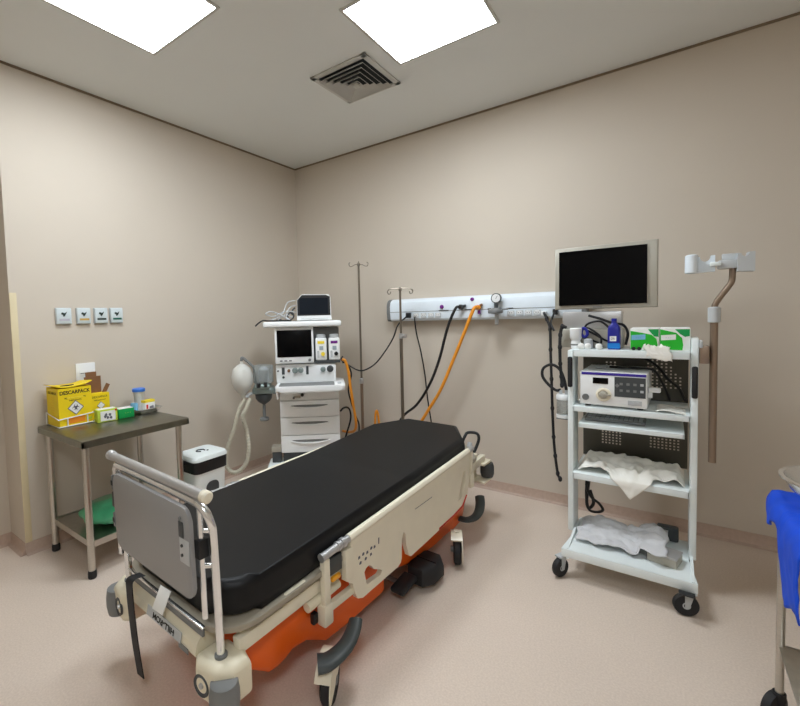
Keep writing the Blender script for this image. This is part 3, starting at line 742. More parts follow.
def tray_shelf(name, lo, hi, lip, parent, m='white2'):
    mb = MB().b2((lo[0], lo[1], hi[2]-.006), hi, bev=.002)
    mb.b2((lo[0], lo[1], hi[2]-lip), (hi[0], lo[1]+.006, hi[2]-.001), bev=.002).b2((lo[0], hi[1]-.006, hi[2]-lip), (hi[0], hi[1], hi[2]-.001))
    mb.b2((lo[0], lo[1], hi[2]-lip), (lo[0]+.006, hi[1], hi[2]-.001)).b2((hi[0]-.006, lo[1], hi[2]-lip), (hi[0], hi[1], hi[2]-.001))
    return mb.build(name, m, parent)
bs = MB().prism([(-.252, .16), (.258, .16), (.258, -.05), (.285, -.27), (-.278, -.27), (-.252, -.05)], .006, Matrix.Translation((0, 0, .154))).b2((-.278, -.272, .116), (.285, -.264, .160), bev=.003).b2((-.252, .155, .116), (.258, .162, .160)).build('base_shelf', 'white2', tr)
for s, x0, x1 in ((-1, -.278, -.256), (1, .285, .262)):
    mb = MB().prism([(-.27, .110), (.15, .110), (.15, .16), (-.04, .18), (-.264, .163)], .012, frame((x1 if s < 0 else x1, 0, 0), (0, 1, 0), (0, 0, 1)))
    mb.build('base_side', 'white2', bs)
for s, x, zt in ((-1, -.2705, 1.19), (1, .272, 1.262)):
    u_ = MB().b2((x-.0145, -.045, .161), (x+.0145, .11, zt), bev=.005).build('upright', 'white2', tr)
    z0, z1 = (.985, 1.155) if s < 0 else (.97, 1.125)
    MB().b2((x-.012, -.068, z0), (x+.012, -.0455, z1), bev=.008, seg=3).build('grip', 'rubber', u_)
tray_shelf('top_shelf', (-.2555, -.075, 0), (.257, .31, 1.195), .036, tr)
tray_shelf('processor_shelf', (-.2555, -.075, 0), (.257, .285, .885), .03, tr)
ks = tray_shelf('keyboard_shelf', (-.225, -.085, 0), (.235, .26, .795), .024, tr)
tray_shelf('linen_shelf', (-.2555, -.078, 0), (.257, .285, .512), .035, tr)
holes = []
def hz(x0, z0, nx, nz, dx, dz, skip=lambda i, j: False):
    for i in range(nx):
        for j in range(nz):
            if skip(i, j): continue
            x, z = x0+i*dx, z0-j*dz; h_ = .0042
            holes.append([(x-h_, z-h_), (x-h_, z+h_), (x+h_, z+h_), (x+h_, z-h_)])
hz(-.13, 1.095, 3, 3, .021, .018)
hz(.075, 1.115, 8, 9, .021, .019, lambda i, j: i-4 > j*.6+.2)
hz(-.15, .69, 6, 6, .018, .017)
hz(.09, .70, 8, 6, .018, .017, lambda i, j: j+i < 2)
MB().prism([(-.255, .515), (.257, .515), (.257, 1.157), (-.255, 1.157)], .002, frame((0, .292, 0), (1, 0, 0), (0, 0, 1)), holes=holes).build('perforated_back', 'perf', tr)
MB().b2((-.255, .285, .40), (.257, .29, .51)).build('back_rail', 'mgrey', tr)
swivel(tr, -.285, -.263, .05, .028, -28, .1165)
swivel(tr, .242, -.266, .05, .028, -75, .1165)
swivel(tr, -.225, .13, .05, .028, 0, .1165)
swivel(tr, .245, .15, .05, .028, 0, .1165)
mb = MB().box((-.285, .10, .165), (.02, .05, .008), rot=Euler((R(25), 0, 0)).to_matrix()).box((-.272, .115, .145), (.02, .012, .05)); mb.build('brake_lever', 'rubber', tr)
mb = MB().box((.245, -.30, .118), (.06, .06, .006), rot=Euler((R(-12), 0, 0)).to_matrix(), bev=.002).build('brake_lever', 'rubber', tr)
# jar bracket
mb = MB().b2((-.372, .095, .762), (-.2865, .165, .768), bev=.001).b2((-.292, .10, .762), (-.2855, .16, .90)).build('jar_bracket', 'mgrey', tr)
# pole and bracket
pb = MB().b2((.288, -.06, 1.14), (.325, .01, 1.225), bev=.004).build('pole_bracket', 'brown', tr)
MB().b2((.2875, -.063, 1.215), (.30, .012, 1.25), bev=.004).build('bracket_cap', 'lgrey', pb)
PX, PY = CX+.342, CY-.022
t = thing('scope_holder', 'bronze pole with bent neck and pale scope holder on the right of the trolley', 'holder', (PX, PY, 0))
MB().cyl((0, 0, .66), (0, 0, 1.36), .0155).build('pole', 'brown', t)
MB().lathe([(.0165, 1.335), (.024, 1.337), (.024, 1.405), (.014, 1.41)], (0, 0, 0)).build('collar', 'lgrey', t)
MB().tube([(0, 0, 1.36), (0, 0, 1.405), (.012, 0, 1.44), (.045, 0, 1.495), (.060, 0, 1.525), (.063, 0, 1.56), (.063, 0, 1.60)], .0125, 12, 8).build('neck', 'brown', t)
hh = MB().b2((.01, -.03, 1.585), (.085, .03, 1.625), bev=.006).b2((.025, .0, 1.62), (.09, .025, 1.655), bev=.004).build('head', 'lgrey', t)
def chan(w, h, n=10):
    pts = [(-w, 0), (w, 0), (w, h)]
    for k in range(n+1):
        a = math.pi*k/n; pts.append((.022*math.cos(a), h-.030*math.sin(a)))
    pts += [(-w, h)]
    return pts
MB().prism([(-.050, -.03), (.050, -.03), (.050, .045)]+[(.014+.020*math.cos(math.pi*k/10), .045-.026*math.sin(math.pi*k/10)) for k in range(11)]+[(-.050, .038)], .05, frame((-.050, .035, 1.605), (1, 0, .05), (0, 0, 1))).build('left_cradle', 'bluewhite', hh)
MB().lathe([(.022, 1.572), (.026, 1.575), (.025, 1.655), (.018, 1.66), (.016, 1.60), (.001, 1.599)], (-.088, -.035, 0)).build('tube_cup', 'bluewhite', hh)
MB().b2((-.02, -.045, 1.60), (.02, .02, 1.618), bev=.004).build('cradle_arm', 'white2', hh)
MB().prism([(-.020, -.035), (.040, -.04), (.040, .048), (.020, .048)]+[(.006+.013*math.cos(math.pi*k/8), .045-.016*math.sin(math.pi*k/8)) for k in range(9)]+[(-.020, .044)], .045, frame((.092, .01, 1.605), (1, .1, .03), (0, 0, 1))).build('right_cradle', 'lgrey', hh)

# display on top
ZS = 1.196
dm = thing('display_monitor', 'wide silver framed display on top of the equipment trolley', 'monitor', (2.864, -.535, ZS+.006))
MB().b2((-.215, -.075, -.0055), (.10, .10, .10), bev=.008).build('stand_base', 'silver', dm)
MB().b2((-.21, -.02, .1005), (.09, .07, .20), bev=.006).build('stand_neck', 'satin', dm)
def scr(x0, x1, z0, z1, y, t_, bev=0, holes=()):
    return MB().prism([(x0, z0), (x1, z0), (x1, z1), (x0, z1)], t_, frame((0, y, 0), (1, 0, 0), (0, .02, 1)), bev=bev, holes=holes)
scr(-.252, .252, .215, .575, .035, .066, bev=.012).build('housing', 'silver', dm)
scr(-.226, .205, .238, .553, -.0372, .003).build('screen', 'screen', dm)
MB().b2((-.05, -.0345, .222), (-.005, -.029, .228)).build('maker_plate', 'mgrey', dm)
# items on top shelf
t = thing('bottle', 'dark blue bottle with cyan base label on the trolley top shelf', 'bottle', (2.928, -.67, ZS))
MB().rings([[Vector((x, y, z)) for x, y in rrect(.058*s, .05*s, .012*s, 4)] for s, z in ((.96, .0005), (1, .005), (1, .108), (.85, .125), (.5, .138), (.42, .142), (.42, .150))]).build('body', 'navy', t)
MB().cyl((0, 0, .1505), (0, 0, .166), .013).build('cap', 'navy', t)
MB().b2((-.0285, -.0262, .006), (.0285, -.0252, .034)).build('base_label', 'cyan', t)
MB().b2((-.018, -.0264, .045), (.012, -.0252, .072)).build('label', 'paper', t)
lettering('2%', .016, 'ink', t, frame((-.003, -.0266, .058), (1, 0, 0), (0, 0, 1)))
def glove_box(x, label, side):
    t = thing('glove_box', label, 'box', (x, -.60, ZS))
    MB().b2((-.061, -.10, 0), (.061, .10, .112), bev=.001).build('box', 'paper', t)
    fm = frame((0, -.1004, 0), (1, 0, 0), (0, 0, 1))
    pts = [(-.060, .004), (.052, .004), (.055, .03), (.05, .06), (.03, .08), (-.01, .09), (-.06, .10)] if side == 0 else [(-.06, .006), (.03, .004), (.033, .03), (.028, .065), (.005, .09), (-.03, .10), (-.06, .108)]
    MB().prism(pts, .0008, fm).build('green_field', 'bgreen', t)
    MB().prism([(.000, .108), (.058, .108), (.058, .075), (.04, .07), (.02, .085)] if side else [(.015, .108), (.059, .108), (.059, .070), (.04, .072)], .0009, fm).build('green_corner', 'green', t)
    MB().prism([(-.056, .052), (.004, .056), (.004, .082), (-.056, .078)], .0016, fm).build('name_patch', 'bluec' if side == 0 else 'paper', t)
    lettering('GLOVES' if 0 else 'Supermax' if 0 else '- - -', .014, 'teal', t, frame((-.026, -.1022, .066), (1, 0, 0), (0, .03, 1)))
    MB().prism([(.022*math.cos(2*math.pi*k/20), .055*math.sin(2*math.pi*k/20)) for k in range(20)], .001, Matrix.Translation((0, 0, .1122))).build('opening', 'paper', t)
    return t
g1 = glove_box(3.064, 'white and green glove box nearer the blue bottle on the trolley top', 0)
MB().prism(circ(-.046, .006, .009, 14), .012, frame((0, -.1012, .003), (1, 0, 0), (0, 0, 1))).prism(circ(-.022, .006, .009, 14), .012, frame((0, -.1012, .003), (1, 0, 0), (0, 0, 1))).build('dark_clip', 'blackp', g1)
glove_box(3.189, 'white and green glove box at the right end of the trolley top', 1)
# crumpled paper over the shelf edge
def pap(u, v):
    e = noise.noise(Vector((v*4, 1.5, 8)))*.012
    x = 3.065+.105*u+e+.02*(v-.5)
    n = noise.noise(Vector((u*6, v*5, 2)))+.6*noise.noise(Vector((u*13, v*11, 5)))
    L = .035+.040+.022*noise.noise(Vector((u*5, 9, 2)))+.02*u
    d = v*L
    if d < .042: return Vector((x, -.722-d, ZS+.004+max(0, .020+.020*n)*min(1, v*5)*min(1, (.046-d)/.008)))
    return Vector((x, -.762-.004*min(1, (d-.042)*60)-.004*abs(n), ZS+.003-(d-.042)))
o = MB().grid(pap, 22, 22).build('tissue', 'film', thick=.002); tag(o, 'crumpled white tissue at the front edge of the trolley top, before the glove boxes', 'tissue')
for x, y in ((2.775, -.712), (2.808, -.705), (2.862, -.715)):
    lab = {2.775: 'leftmost of three white round caps on the trolley top shelf', 2.808: 'middle of three white round caps, beside the leftmost on the trolley top', 2.862: 'white round cap nearest the blue bottle on the trolley top'}[x]
    o = MB().lathe([(.001, 0), (.013, .001), (.017, .010), (.016, .024), (.010, .031), (.001, .033)], (x, y, ZS+.0005)).build('valve_cap', 'paper'); tag(o, lab, 'cap', 'white caps on the trolley top')
t = thing('connector_cup', 'white connector cup at the left front corner of the trolley top', 'connector', (2.742, -.66, ZS+.0005))
MB().lathe([(.024, 0), (.026, .03), (.022, .045), (.03, .06), (.032, .11), (.028, .115), (.001, .116)], (0, 0, 0)).build('cup', 'white', t)
MB().lathe([(.0265, .018), (.028, .022), (.0265, .026)], (0, 0, 0)).build('ring', 'mgrey', t)
o = MB().lathe([(.018, 0), (.024, .004), (.022, .05), (.012, .056), (.001, .057)], (2.803, -.655, ZS+.0005)).build('clear_cup', 'lgrey'); tag(o, 'small greyish clear cup behind the white caps on the trolley top', 'cup')
mb = MB()
mb.tube([(2.775, -.63, 1.30), (2.80, -.635, 1.335), (2.86, -.63, 1.345), (2.91, -.625, 1.30), (2.95, -.622, 1.26), (2.90, -.624, 1.235), (2.84, -.632, 1.27), (2.79, -.63, 1.30)], .006, 8, 8)
mb.tube([(2.80, -.625, 1.38), (2.86, -.633, 1.36), (2.92, -.63, 1.335), (2.965, -.62, 1.325), (2.985, -.60, 1.28), (2.975, -.59, 1.215)], .007, 8, 8)
mb.tube([(2.86, -.65, 1.203), (2.865, -.648, 1.25), (2.845, -.645, 1.28), (2.80, -.638, 1.31), (2.77, -.636, 1.30), (2.765, -.63, 1.26), (2.80, -.625, 1.25), (2.85, -.63, 1.225), (2.87, -.64, 1.203)], .0055, 8, 8)
tag(mb.build('coiled_cable', 'blackp', ang=60), 'black cables coiled in front of the silver display stand', 'cable')
mb = MB().tube([(2.778, -.66, 1.31), (2.795, -.663, 1.30), (2.80, -.664, 1.275), (2.785, -.663, 1.262), (2.77, -.661, 1.28)], .008, 8, 8, closed=True)
tag(mb.build('cable_tie', 'navy', ang=60), 'blue tie around the coiled cables beside the white connector cup', 'tie')

# processor
ZP = .8865
t = thing('video_processor', 'white endoscope light processor with violet stripe on the second trolley shelf', 'processor', (2.932, -.555, ZP), R(-1.5))
MB().b2((-.152, -.19, .012), (.152, .148, .192), bev=.005).build('housing', 'white', t)
for sx in (-.12, .12):
    for sy in (-.15, .13): MB().cyl((sx, sy, .0005), (sx, sy, .0125), .014).build('foot', 'rubber', t)
Fp = lambda x, z: frame((x, -.1905, z), (1, 0, 0), (0, 0, 1))
MB().prism([(-.145, -.007), (.148, -.007), (.148, .007), (-.145, .007)], .001, Fp(0, .182)).build('stripe', 'violet', t)
MB().prism([(-.036, -.016), (.036, -.016), (.036, .016), (-.036, .016)], .0015, Fp(-.055, .145)).build('display', 'screen', t)
cp_ = MB().prism([(-.068, -.052), (.068, -.052), (.068, .052), (-.068, .052)], .0015, Fp(.078, .118)).build('control_panel', 'dgrey', t)
for i in range(4):
    for j in range(2):
        MB().prism([(-.007, -.006), (.007, -.006), (.007, .006), (-.007, .006)], .003, Fp(.04+.030*i, .134-.034*j)).build('button', 'lgrey' if i == 3 else 'mgrey', cp_)
MB().prism([(0, .011), (.011, 0), (0, -.011), (-.011, 0)], .003, Fp(.022, .125)).build('cursor_key', 'mgrey', cp_)
ls = MB().lathe([(.036, 0), (.036, .006), (.030, .010), (.024, .010), (.023, .003), (.001, .003)], (-.04, -.190, .072), (0, -1, 0)).build('light_socket', 'cream', t)
MB().lathe([(.020, 0), (.018, .012), (.008, .018), (.001, .018)], (-.04, -.192, .072), (0, -1, 0)).build('plug_pins', 'silver', ls)
MB().box((-.02, -.206, .072), (.03, .006, .008), bev=.002).build('key', 'silver', ls)
MB().lathe([(.017, 0), (.017, .004), (.014, .006), (.013, .003), (.001, .003)], (-.125, -.190, .052), (0, -1, 0)).build('power_button', 'mgrey', t)
MB().prism([(-.03, -.012), (.03, -.012), (.03, .012), (-.03, .012)], .002, Fp(.10, .038)).cyl((.088, -.192, .038), (.088, -.198, .038), .008).cyl((.112, -.192, .038), (.112, -.198, .038), .008).build('jack_panel', 'lgrey', t)
MB().b2((.1525, -.13, .09), (.205, -.10, .115), bev=.006).b2((.1525, -.12, .06), (.17, -.11, .09)).build('side_connector', 'white', t)
mb = MB().b2((2.83, -.60, ZP+.193), (2.885, -.52, ZP+.207), bev=.004)
tag(mb.build('adapter', 'lgrey'), 'pale adapter lying on top of the white processor', 'adapter')
cable('video_cable', 'black cable lying over the processor below the trolley top', [(2.90, -.57, ZP+.202), (2.95, -.60, ZP+.204), (3.03, -.59, ZP+.203), (3.10, -.55, ZP+.19), (3.14, -.50, 1.0), (3.16, -.45, .94), (3.17, -.42, .90)], .007, 'blackp')
cable('video_cable', 'black cable slanting across the perforated back behind the processor', [(2.96, -.42, 1.15), (3.05, -.42, 1.13), (3.115, -.43, 1.085), (3.16, -.44, 1.02), (3.21, -.43, .97), (3.24, -.42, .90)], .007, 'blackp')
def ppr(u, v):
    return Vector((3.115+.12*u, -.745+.16*v, ZP+.0055+.012*abs(noise.noise(Vector((u*3, v*3, 5))))+.006*math.sin(5*u)))
o = MB().grid(ppr, 10, 10).build('paper_wrap', 'film', thick=.002); tag(o, 'white paper wrap beside the processor on the second trolley shelf', 'paper')
t = thing('keyboard', 'flat grey keyboard on the pull-out shelf below the processor', 'keyboard', (2.93, -.63, .7965))
MB().b2((-.14, -.06, 0), (.14, .08, .018), bev=.004).build('case', 'mgrey', t)
mb = MB()
for i in range(12):
    for j in range(4): mb.b2((-.132+.022*i, -.05+.028*j, .018), (-.114+.022*i, -.028+.028*j, .022))
mb.build('keys', 'lgrey', t)
# suction jar
t = thing('suction_jar', 'clear jar with white cap on the left side of the trolley', 'jar', (2.657, -.55, .7685))
MB().lathe([(.034, 0), (.037, .004), (.037, .105), (.034, .108)], seg=26).build('jar', 'bag', t)
MB().lathe([(.040, .109), (.041, .112), (.041, .132), (.036, .140), (.001, .141)], seg=26).build('cap', 'white', t)
MB().lathe([(.039, -.0003), (.040, .004), (.040, .018), (.0375, .019)], seg=26).build('base_ring', 'white', t)
MB().cyl((-.015, 0, .141), (-.015, 0, .165), .009).cyl((.016, 0, .141), (.016, 0, .165), .009).build('nozzles', 'lgrey', t)
cable('suction_tube', 'black tube looping beside the clear jar on the trolley side', [(2.642, -.55, .935), (2.615, -.55, .93), (2.575, -.55, .96), (2.54, -.55, 1.01), (2.545, -.55, 1.06), (2.59, -.55, 1.085), (2.635, -.55, 1.06), (2.66, -.55, 1.0), (2.673, -.55, .936)], .0085, 'rubber', 'tube')
mb = MB(); b1 = [(2.69, -.648, 1.315), (2.668, -.642, 1.32), (2.657, -.640, 1.27), (2.655, -.640, 1.2), (2.652, -.615, 1.10), (2.653, -.590, 1.02), (2.656, -.588, .97)]
mb.tube(b1, .0085, 10, 8)
for p in catmull(b1, 2)[2::2]: mb.ell(p, (.012, .012, .018), u=10, v=6)
tag(mb.build('hanging_cable', 'rubber', ang=60), 'short black tied cable hanging from the trolley top down to the clear jar', 'cable')
# linen on shelf
Z4 = .513
def linen(u, v):
    x = 2.758+.477*u; a = max(0, 1-abs(u-.53)/.23)
    over_len = .118*a**1.1
    L = .285+over_len; d = v*L
    n = noise.noise(Vector((u*7, v*4.5, 1.3)))+.5*noise.noise(Vector((u*15, v*10, 4.3)))+.7*(abs(noise.noise(Vector((u*9, v*6, 7.7))))-.25)
    env = min(1, u/.06, (1-u)/.06)
    bulk = .040-.012*abs(u-.45)+(.018 if u < .45 else 0)*max(0, 1-v*1.6)
    y = -.435-d
    if d < .300:
        z = Z4+.006+max(0, (bulk+.026*n)*env*min(1, (.318-d)/.05)*min(1, .2+v*6))
    else:
        o_ = d-.300
        z = Z4+.012-o_*.97; y = -.766-.012*min(1, o_*30)+.006*n*min(1, o_*25)
    return Vector((x+.008*n*env, min(y, -.43) if d < .3 else min(y, -.766), max(z, Z4+.004) if d < .3 else z))
o = MB().grid(linen, 60, 44).build('folded_drape', 'film', thick=.003, ang=60); tag(o, 'white drape heaped on the linen shelf with a corner hanging over the front', 'cloth')
# base shelf
ZB = .1605
t = thing('instrument_case', 'low steel box under the grey-white sheet on the trolley base', 'case', (3.155, -.810, ZB), R(-14))
MB().b2((-.06, -.045, 0), (.06, .06, .040), bev=.004).build('body', 'silver', t)
MB().b2((-.062, -.047, .0405), (.062, .062, .050), bev=.003).build('lid', 'satin', t)
o = MB().b2((3.12, -.575, ZB+.0005), (3.215, -.52, ZB+.075), bev=.01).build('power_supply', 'dgrey'); tag(o, 'dark grey block at the back right of the trolley base', 'block')
def sheet(u, v):
    x = 2.768+.40*u; y = -.555-.285*v-.035*u
    n = noise.noise(Vector((u*3, v*3, 8)))+.6*noise.noise(Vector((u*7, v*6, 2)))
    hump = .040*math.exp(-((u-.30)/.3)**2)+.056*math.exp(-((u-.92)/.25)**2)+.030*abs(noise.noise(Vector((u*6+v*4, v*5-u*3, 4))))+.018*abs(noise.noise(Vector((u*11-v*7, v*9+u*5, 14))))
    z = ZB+.008+hump*(1-.55*v*v)+.016*n*(1-.3*v)
    y += .055*noise.noise(Vector((u*5, 3, 1)))*v
    x += .02*noise.noise(Vector((3, v*4, 1)))
    lowz = ZB+.058 if (x > 3.05) else ZB+.004
    return Vector((x, y, max(z, lowz)))
o = MB().grid(sheet, 40, 26).build('folded_sheet', 'cloth2', thick=.004, ang=60); tag(o, 'crumpled grey-white sheet on the trolley base', 'sheet')
mb = MB()
mb.tube([(2.78, -.50, .47), (2.782, -.51, .43), (2.775, -.515, .36), (2.80, -.52, .30), (2.84, -.52, .27), (2.86, -.52, .235), (2.83, -.52, .215), (2.79, -.52, .22), (2.775, -.515, .28), (2.775, -.51, .36), (2.79, -.51, .40)], .008, 8, 8)
mb.tube([(2.80, -.49, .47), (2.79, -.50, .42), (2.78, -.505, .34), (2.775, -.51, .26), (2.785, -.50, .22), (2.81, -.50, .26), (2.79, -.49, .33)], .009, 8, 8)
tag(mb.build('coiled_cable', 'blackp', ang=60), 'black coiled cable behind the left upright above the trolley base', 'cable')

# ------------------------------------------------------------------ instrument stand at the right edge
SX, SY = 3.71, -1.585
t = thing('instrument_stand', 'steel instrument stand on black castors at the right edge', 'stand', (SX, SY, 0))
for sx in (-.235, .205):
    for sy in (-.165, .165):
        lg = MB().cyl((sx, sy, .105), (sx, sy, .765), .0115).build('leg', 'steel', t)
        MB().lathe([(.03, -.014), (.048, -.012), (.05, 0), (.048, .012), (.03, .014)], (sx-.012, sy, .0505), (.8, -.6, 0), 22).cyl((sx-.0, sy, .0505), (sx, sy, .106), .018).build('caster', 'rubber', lg)
MB().b2((-.24, -.175, .262), (.215, .175, .27), bev=.002).b2((-.24, -.175, .245), (.215, -.168, .27)).b2((-.24, .168, .245), (.215, .175, .27)).build('lower_shelf', 'steel', t)
MB().b2((-.245, -.19, .7655), (.23, .19, .773), bev=.002).build('top', 'steel', t)
def drape(u, v):
    # u: along y (back->front), v: from table middle out over the left edge and down
    y = SY+.215-.46*u
    hang = .075+.02*math.sin(u*12)+.14*max(0, min(1, (u-.42)/.14))
    edge = SX-.254
    Ltot = .25+hang
    s_ = v*Ltot
    n = noise.noise(Vector((u*5, v*3, 3)))+.5*noise.noise(Vector((u*11, v*6, 9)))
    if s_ < .25:
        x = SX-s_; z = .780+.004*n+.012*abs(n)*(s_/.25)
    else:
        d = s_-.25
        x = edge-.014*math.sin(min(1, d/.04)*math.pi/2)-.014*abs(n)*min(1, d/.08)+.035*max(0, d-.1)
        z = .780-d+.010*max(0, n)
    x += -.012*max(0, n)*0
    return Vector((x, y+.012*n, z))
o = MB().grid(drape, 40, 40).build('blue_wrap', 'blue', thick=.004, ang=60); tag(o, 'bright blue surgical wrap draped over the steel stand at the right edge', 'cloth')
o = MB().lathe([(.001, .0), (.09, .002), (.140, .045), (.158, .080), (.166, .081), (.166, .085), (.155, .086), (.135, .046), (.085, .006), (.001, .005)], (SX-.105, SY+.01, .812), seg=36).build('steel_bowl', 'chrome'); tag(o, 'steel bowl resting on the blue wrap at the right edge', 'bowl')

# ------------------------------------------------------------------ stretcher (local y: near end -1.05, far end +1.05)
st = thing('hospital_stretcher', 'wheeled hospital stretcher with black mattress and orange base in the room centre', 'stretcher', (1.775, -1.55, 0), R(-3.2))
TT = Matrix.Translation((0, -1.0, .45)) @ Matrix.Rotation(R(2.2), 4, 'X') @ Matrix.Translation((0, 1.0, -.45))
def mat_outline(w, v0, v1, rn, cu, cv):
    p = []
    for k in range(9):
        a = R(180+90*k/8); p.append((-w+rn+rn*math.cos(a), v0+rn+rn*math.sin(a)))
    for k in range(9):
        a = R(270+90*k/8); p.append((w-rn+rn*math.cos(a), v0+rn+rn*math.sin(a)))
    p += [(w, v1-cv), (w-cu, v1), (-w+cu, v1), (-w, v1-cv)]
    return p
mb = MB(); bm = mb.bm
mb.prism(mat_outline(.355, -1.015, .93, .13, .16, .24), .125, Matrix.Translation((0, 0, .438)), bev=.036, seg=5)
for yc in (.02, .07, .12):
    bmesh.ops.bisect_plane(bm, geom=bm.verts[:]+bm.edges[:]+bm.faces[:], plane_co=(0, yc, 0), plane_no=(0, 1, 0))
for vv in bm.verts:
    if vv.co.y > .02: vv.co.z += .024*(vv.co.y-.02)/.91
mb.xf(TT); mo = mb.build('mattress', 'black', st, ang=60)
wn = mo.modifiers.new('weighted', 'WEIGHTED_NORMAL'); wn.keep_sharp = False; wn.weight = 100
# deck
mb = MB().prism(mat_outline(.375, -1.04, .97, .14, .12, .16), .022, Matrix.Translation((0, 0, .412)), bev=.004)
mb.xf(TT); dk = mb.build('deck', 'deck', st)
for u, v_ in ((.362, -.74), (.362, -.56)):
    mb = MB().prism(rrect(.014, .10, .006, 3), .0012, Matrix.Translation((u, v_, .4342)))
    mb.xf(TT); mb.build('grip_slot', 'cream', dk)
MB().b2((-.26, -1.048, .396), (.26, -1.039, .428), bev=.002).build('end_channel', 'mgrey', dk)
MB().b2((-.27, -1.054, .429), (.27, -1.042, .436), bev=.001).build('end_strip', 'chrome', dk)
# side frame beams + cross members
mb = MB()
for s in (-1, 1): mb.b2((s*.335-.018, -.98, .335), (s*.335+.018, 1.0, .388), bev=.006)
for y in (-.7, 0, .7): mb.b2((-.32, y-.025, .34), (.32, y+.025, .38))
for s in (-1, 1):
    for y in (-.93, .9): mb.b2((s*.30-.03, y-.03, .38), (s*.30+.03, y+.03, .4125), bev=.004)
mb.xf(TT)
mb.build('frame', 'cream', st)
# end bumpers
for e in (-1, 1):
    dz = 0 if e < 0 else .05
    eb = MB()
    eb.rings([[Vector((x, e*(1.0+y), z+dz)) for y, z in ((-.01, .325), (.055, .322), (.066, .335), (.060, .365), (.03, .405), (-.01, .405))] for x in (-.24, .24)])
    eb = eb.build('end_bumper', 'bumper', st, ang=25)
    if e < 0:
        npb = MB().prism([(-.14, -.016), (.10, -.016), (.10, .018), (-.14, .018)], .002, frame((.055, -1.0648, .354), (1, 0, 0), (0, .2, 1))).build('name_plate', 'lgrey', eb)
        lettering('HILL-ROM', .027, 'ink', npb, frame((.035, -1.0672, .354), (-1, 0, 0), (0, -.2, -1)), sx=1.25, bold=.0008)
        MB().prism([(-.03, -.010), (.03, -.010), (.03, .010), (-.03, .010)], .0015, frame((.17, -1.0665, .330), (1, 0, 0), (0, .0, 1))).build('data_plate', 'mgrey', eb)
    for s in (-1, 1):
        if e > 0:      # far end: slim bracket with a dark roller
            cb = MB().b2((s*.265, .93, .405), (s*.375, 1.05, .422), bev=.006).b2((s*.265, .93, .285), (s*.375, 1.05, .300), bev=.006).b2((s*.262, .93, .285), (s*.292, 1.0, .422), bev=.006).build('corner_bumper', 'bumper', st)
            MB().lathe([(.02, .301), (.038, .306), (.045, .33), (.045, .375), (.038, .399), (.02, .404)], (s*.350, 1.035, 0)).build('bumper_roller', 'dgrey', cb)
            continue
        out = [(s*.24, e*.985), (s*.24, e*1.062), (s*.275, e*1.085), (s*.36, e*1.075), (s*.398, e*1.03), (s*.398, e*.965), (s*.35, e*.95), (s*.27, e*.955)]
        if s*e < 0: out = out[::-1]
        cb = MB().prism(out, .132, Matrix.Translation((0, 0, .222)), bev=.028, seg=4).build('corner_bumper', 'bumper', st)
        hc = Vector((s*.300, e*1.0845, .282))
        MB().lathe([(.036, -.006), (.033, .002), (.026, -.001), (.021, -.004), (.001, -.004)], hc, (s*.1, e, 0)).build('pole_socket', 'dgrey', cb)
        MB().lathe([(.010, -.004), (.008, .003), (.001, .003)], hc, (s*.1, e, 0)).build('socket_pin', 'satin', cb)
        MB().lathe([(.03, .208), (.040, .215), (.046, .25), (.046, .285), (.041, .318), (.030, .324)], (s*.378, e*1.052, 0)).build('bumper_roller', 'mgrey', cb)
# push frame at near end
hf = MB(); hz_ = .80
def push_path(s): return [(s*.325, -1.025, .345), (s*.328, -1.030, .55), (s*.336, -1.040, hz_-.05), (s*.338, -1.046, hz_-.01), (s*.328, -1.055, hz_+.025), (s*.30, -1.062, hz_+.048), (s*.26, -1.064, hz_+.053)]
hf.tube(push_path(-1)+[(0, -1.064, hz_+.054)]+push_path(1)[::-1], .0135, 12, 5)
hf = hf.build('push_frame', 'chrome', st)
for s in (-1, 1):
    x = s*.304
    it = MB().cyl((x, -1.060, .49), (x, -1.064, hz_+.048), .0095).build('inner_tube', 'chrome', hf)
    for z in (.765, .655): MB().cyl((x, -1.060, z), (s*.329, -1.036, z), .008).build('rung', 'chrome', it)
    MB().b2((x-.014, -1.080, .685), (x+.016, -1.046, .745), bev=.004).build('clamp', 'blackp', hf)
    MB().lathe([(.0145, .352), (.020, .354), (.020, .362), (.0145, .364)], (s*.325, -1.025, 0)).build('foot_ring', 'mgrey', hf)
hb = MB().cyl((-.318, -1.066, hz_+.085), (.330, -1.066, hz_+.085), .0155).build('handle_bar', 'satin', hf)
for s in (-1, 1):
    MB().lathe([(.0165, 0), (.0195, .004), (.0195, .024), (.014, .030), (.001, .031)], (.330 if s > 0 else -.318, -1.066, hz_+.085), (s, 0, 0)).build('end_cap', 'cream' if s > 0 else 'satin', hb)
# footboard panel
pn = MB().prism(rrect(.55, .292, .04, 6), .014, frame((.022, -1.0815, .697), (1, 0, 0), (0, -.02, 1)), bev=.003).build('footboard', 'panelgrey', st)
MB().b2((.237, -1.1005, .745), (.264, -1.097, .795), bev=.002).build('latch_plate', 'dgrey', pn)
MB().cyl((.250, -1.099, .805), (.250, -1.103, .805), .006, seg=10).build('bolt', 'mgrey', pn)
bsx = MB().b2((.237, -1.0985, .665), (.292, -1.0965, .742), bev=.001).build('bracket_strip', 'lgrey', pn)
for z in (.69, .72): MB().cyl((.254, -1.0985, z), (.254, -1.1025, z), .005, seg=10).build('bolt', 'dgrey', bsx)
for z in (.80, .655):
    hg = MB().b2((-.267, -1.098, z-.028), (-.2545, -1.060, z+.028), bev=.002).build('hinge', 'mgrey', pn)
    MB().b2((-.270, -1.100, z-.012), (-.2555, -1.066, z+.008), bev=.002).build('hinge_pad', 'blackp', hg)
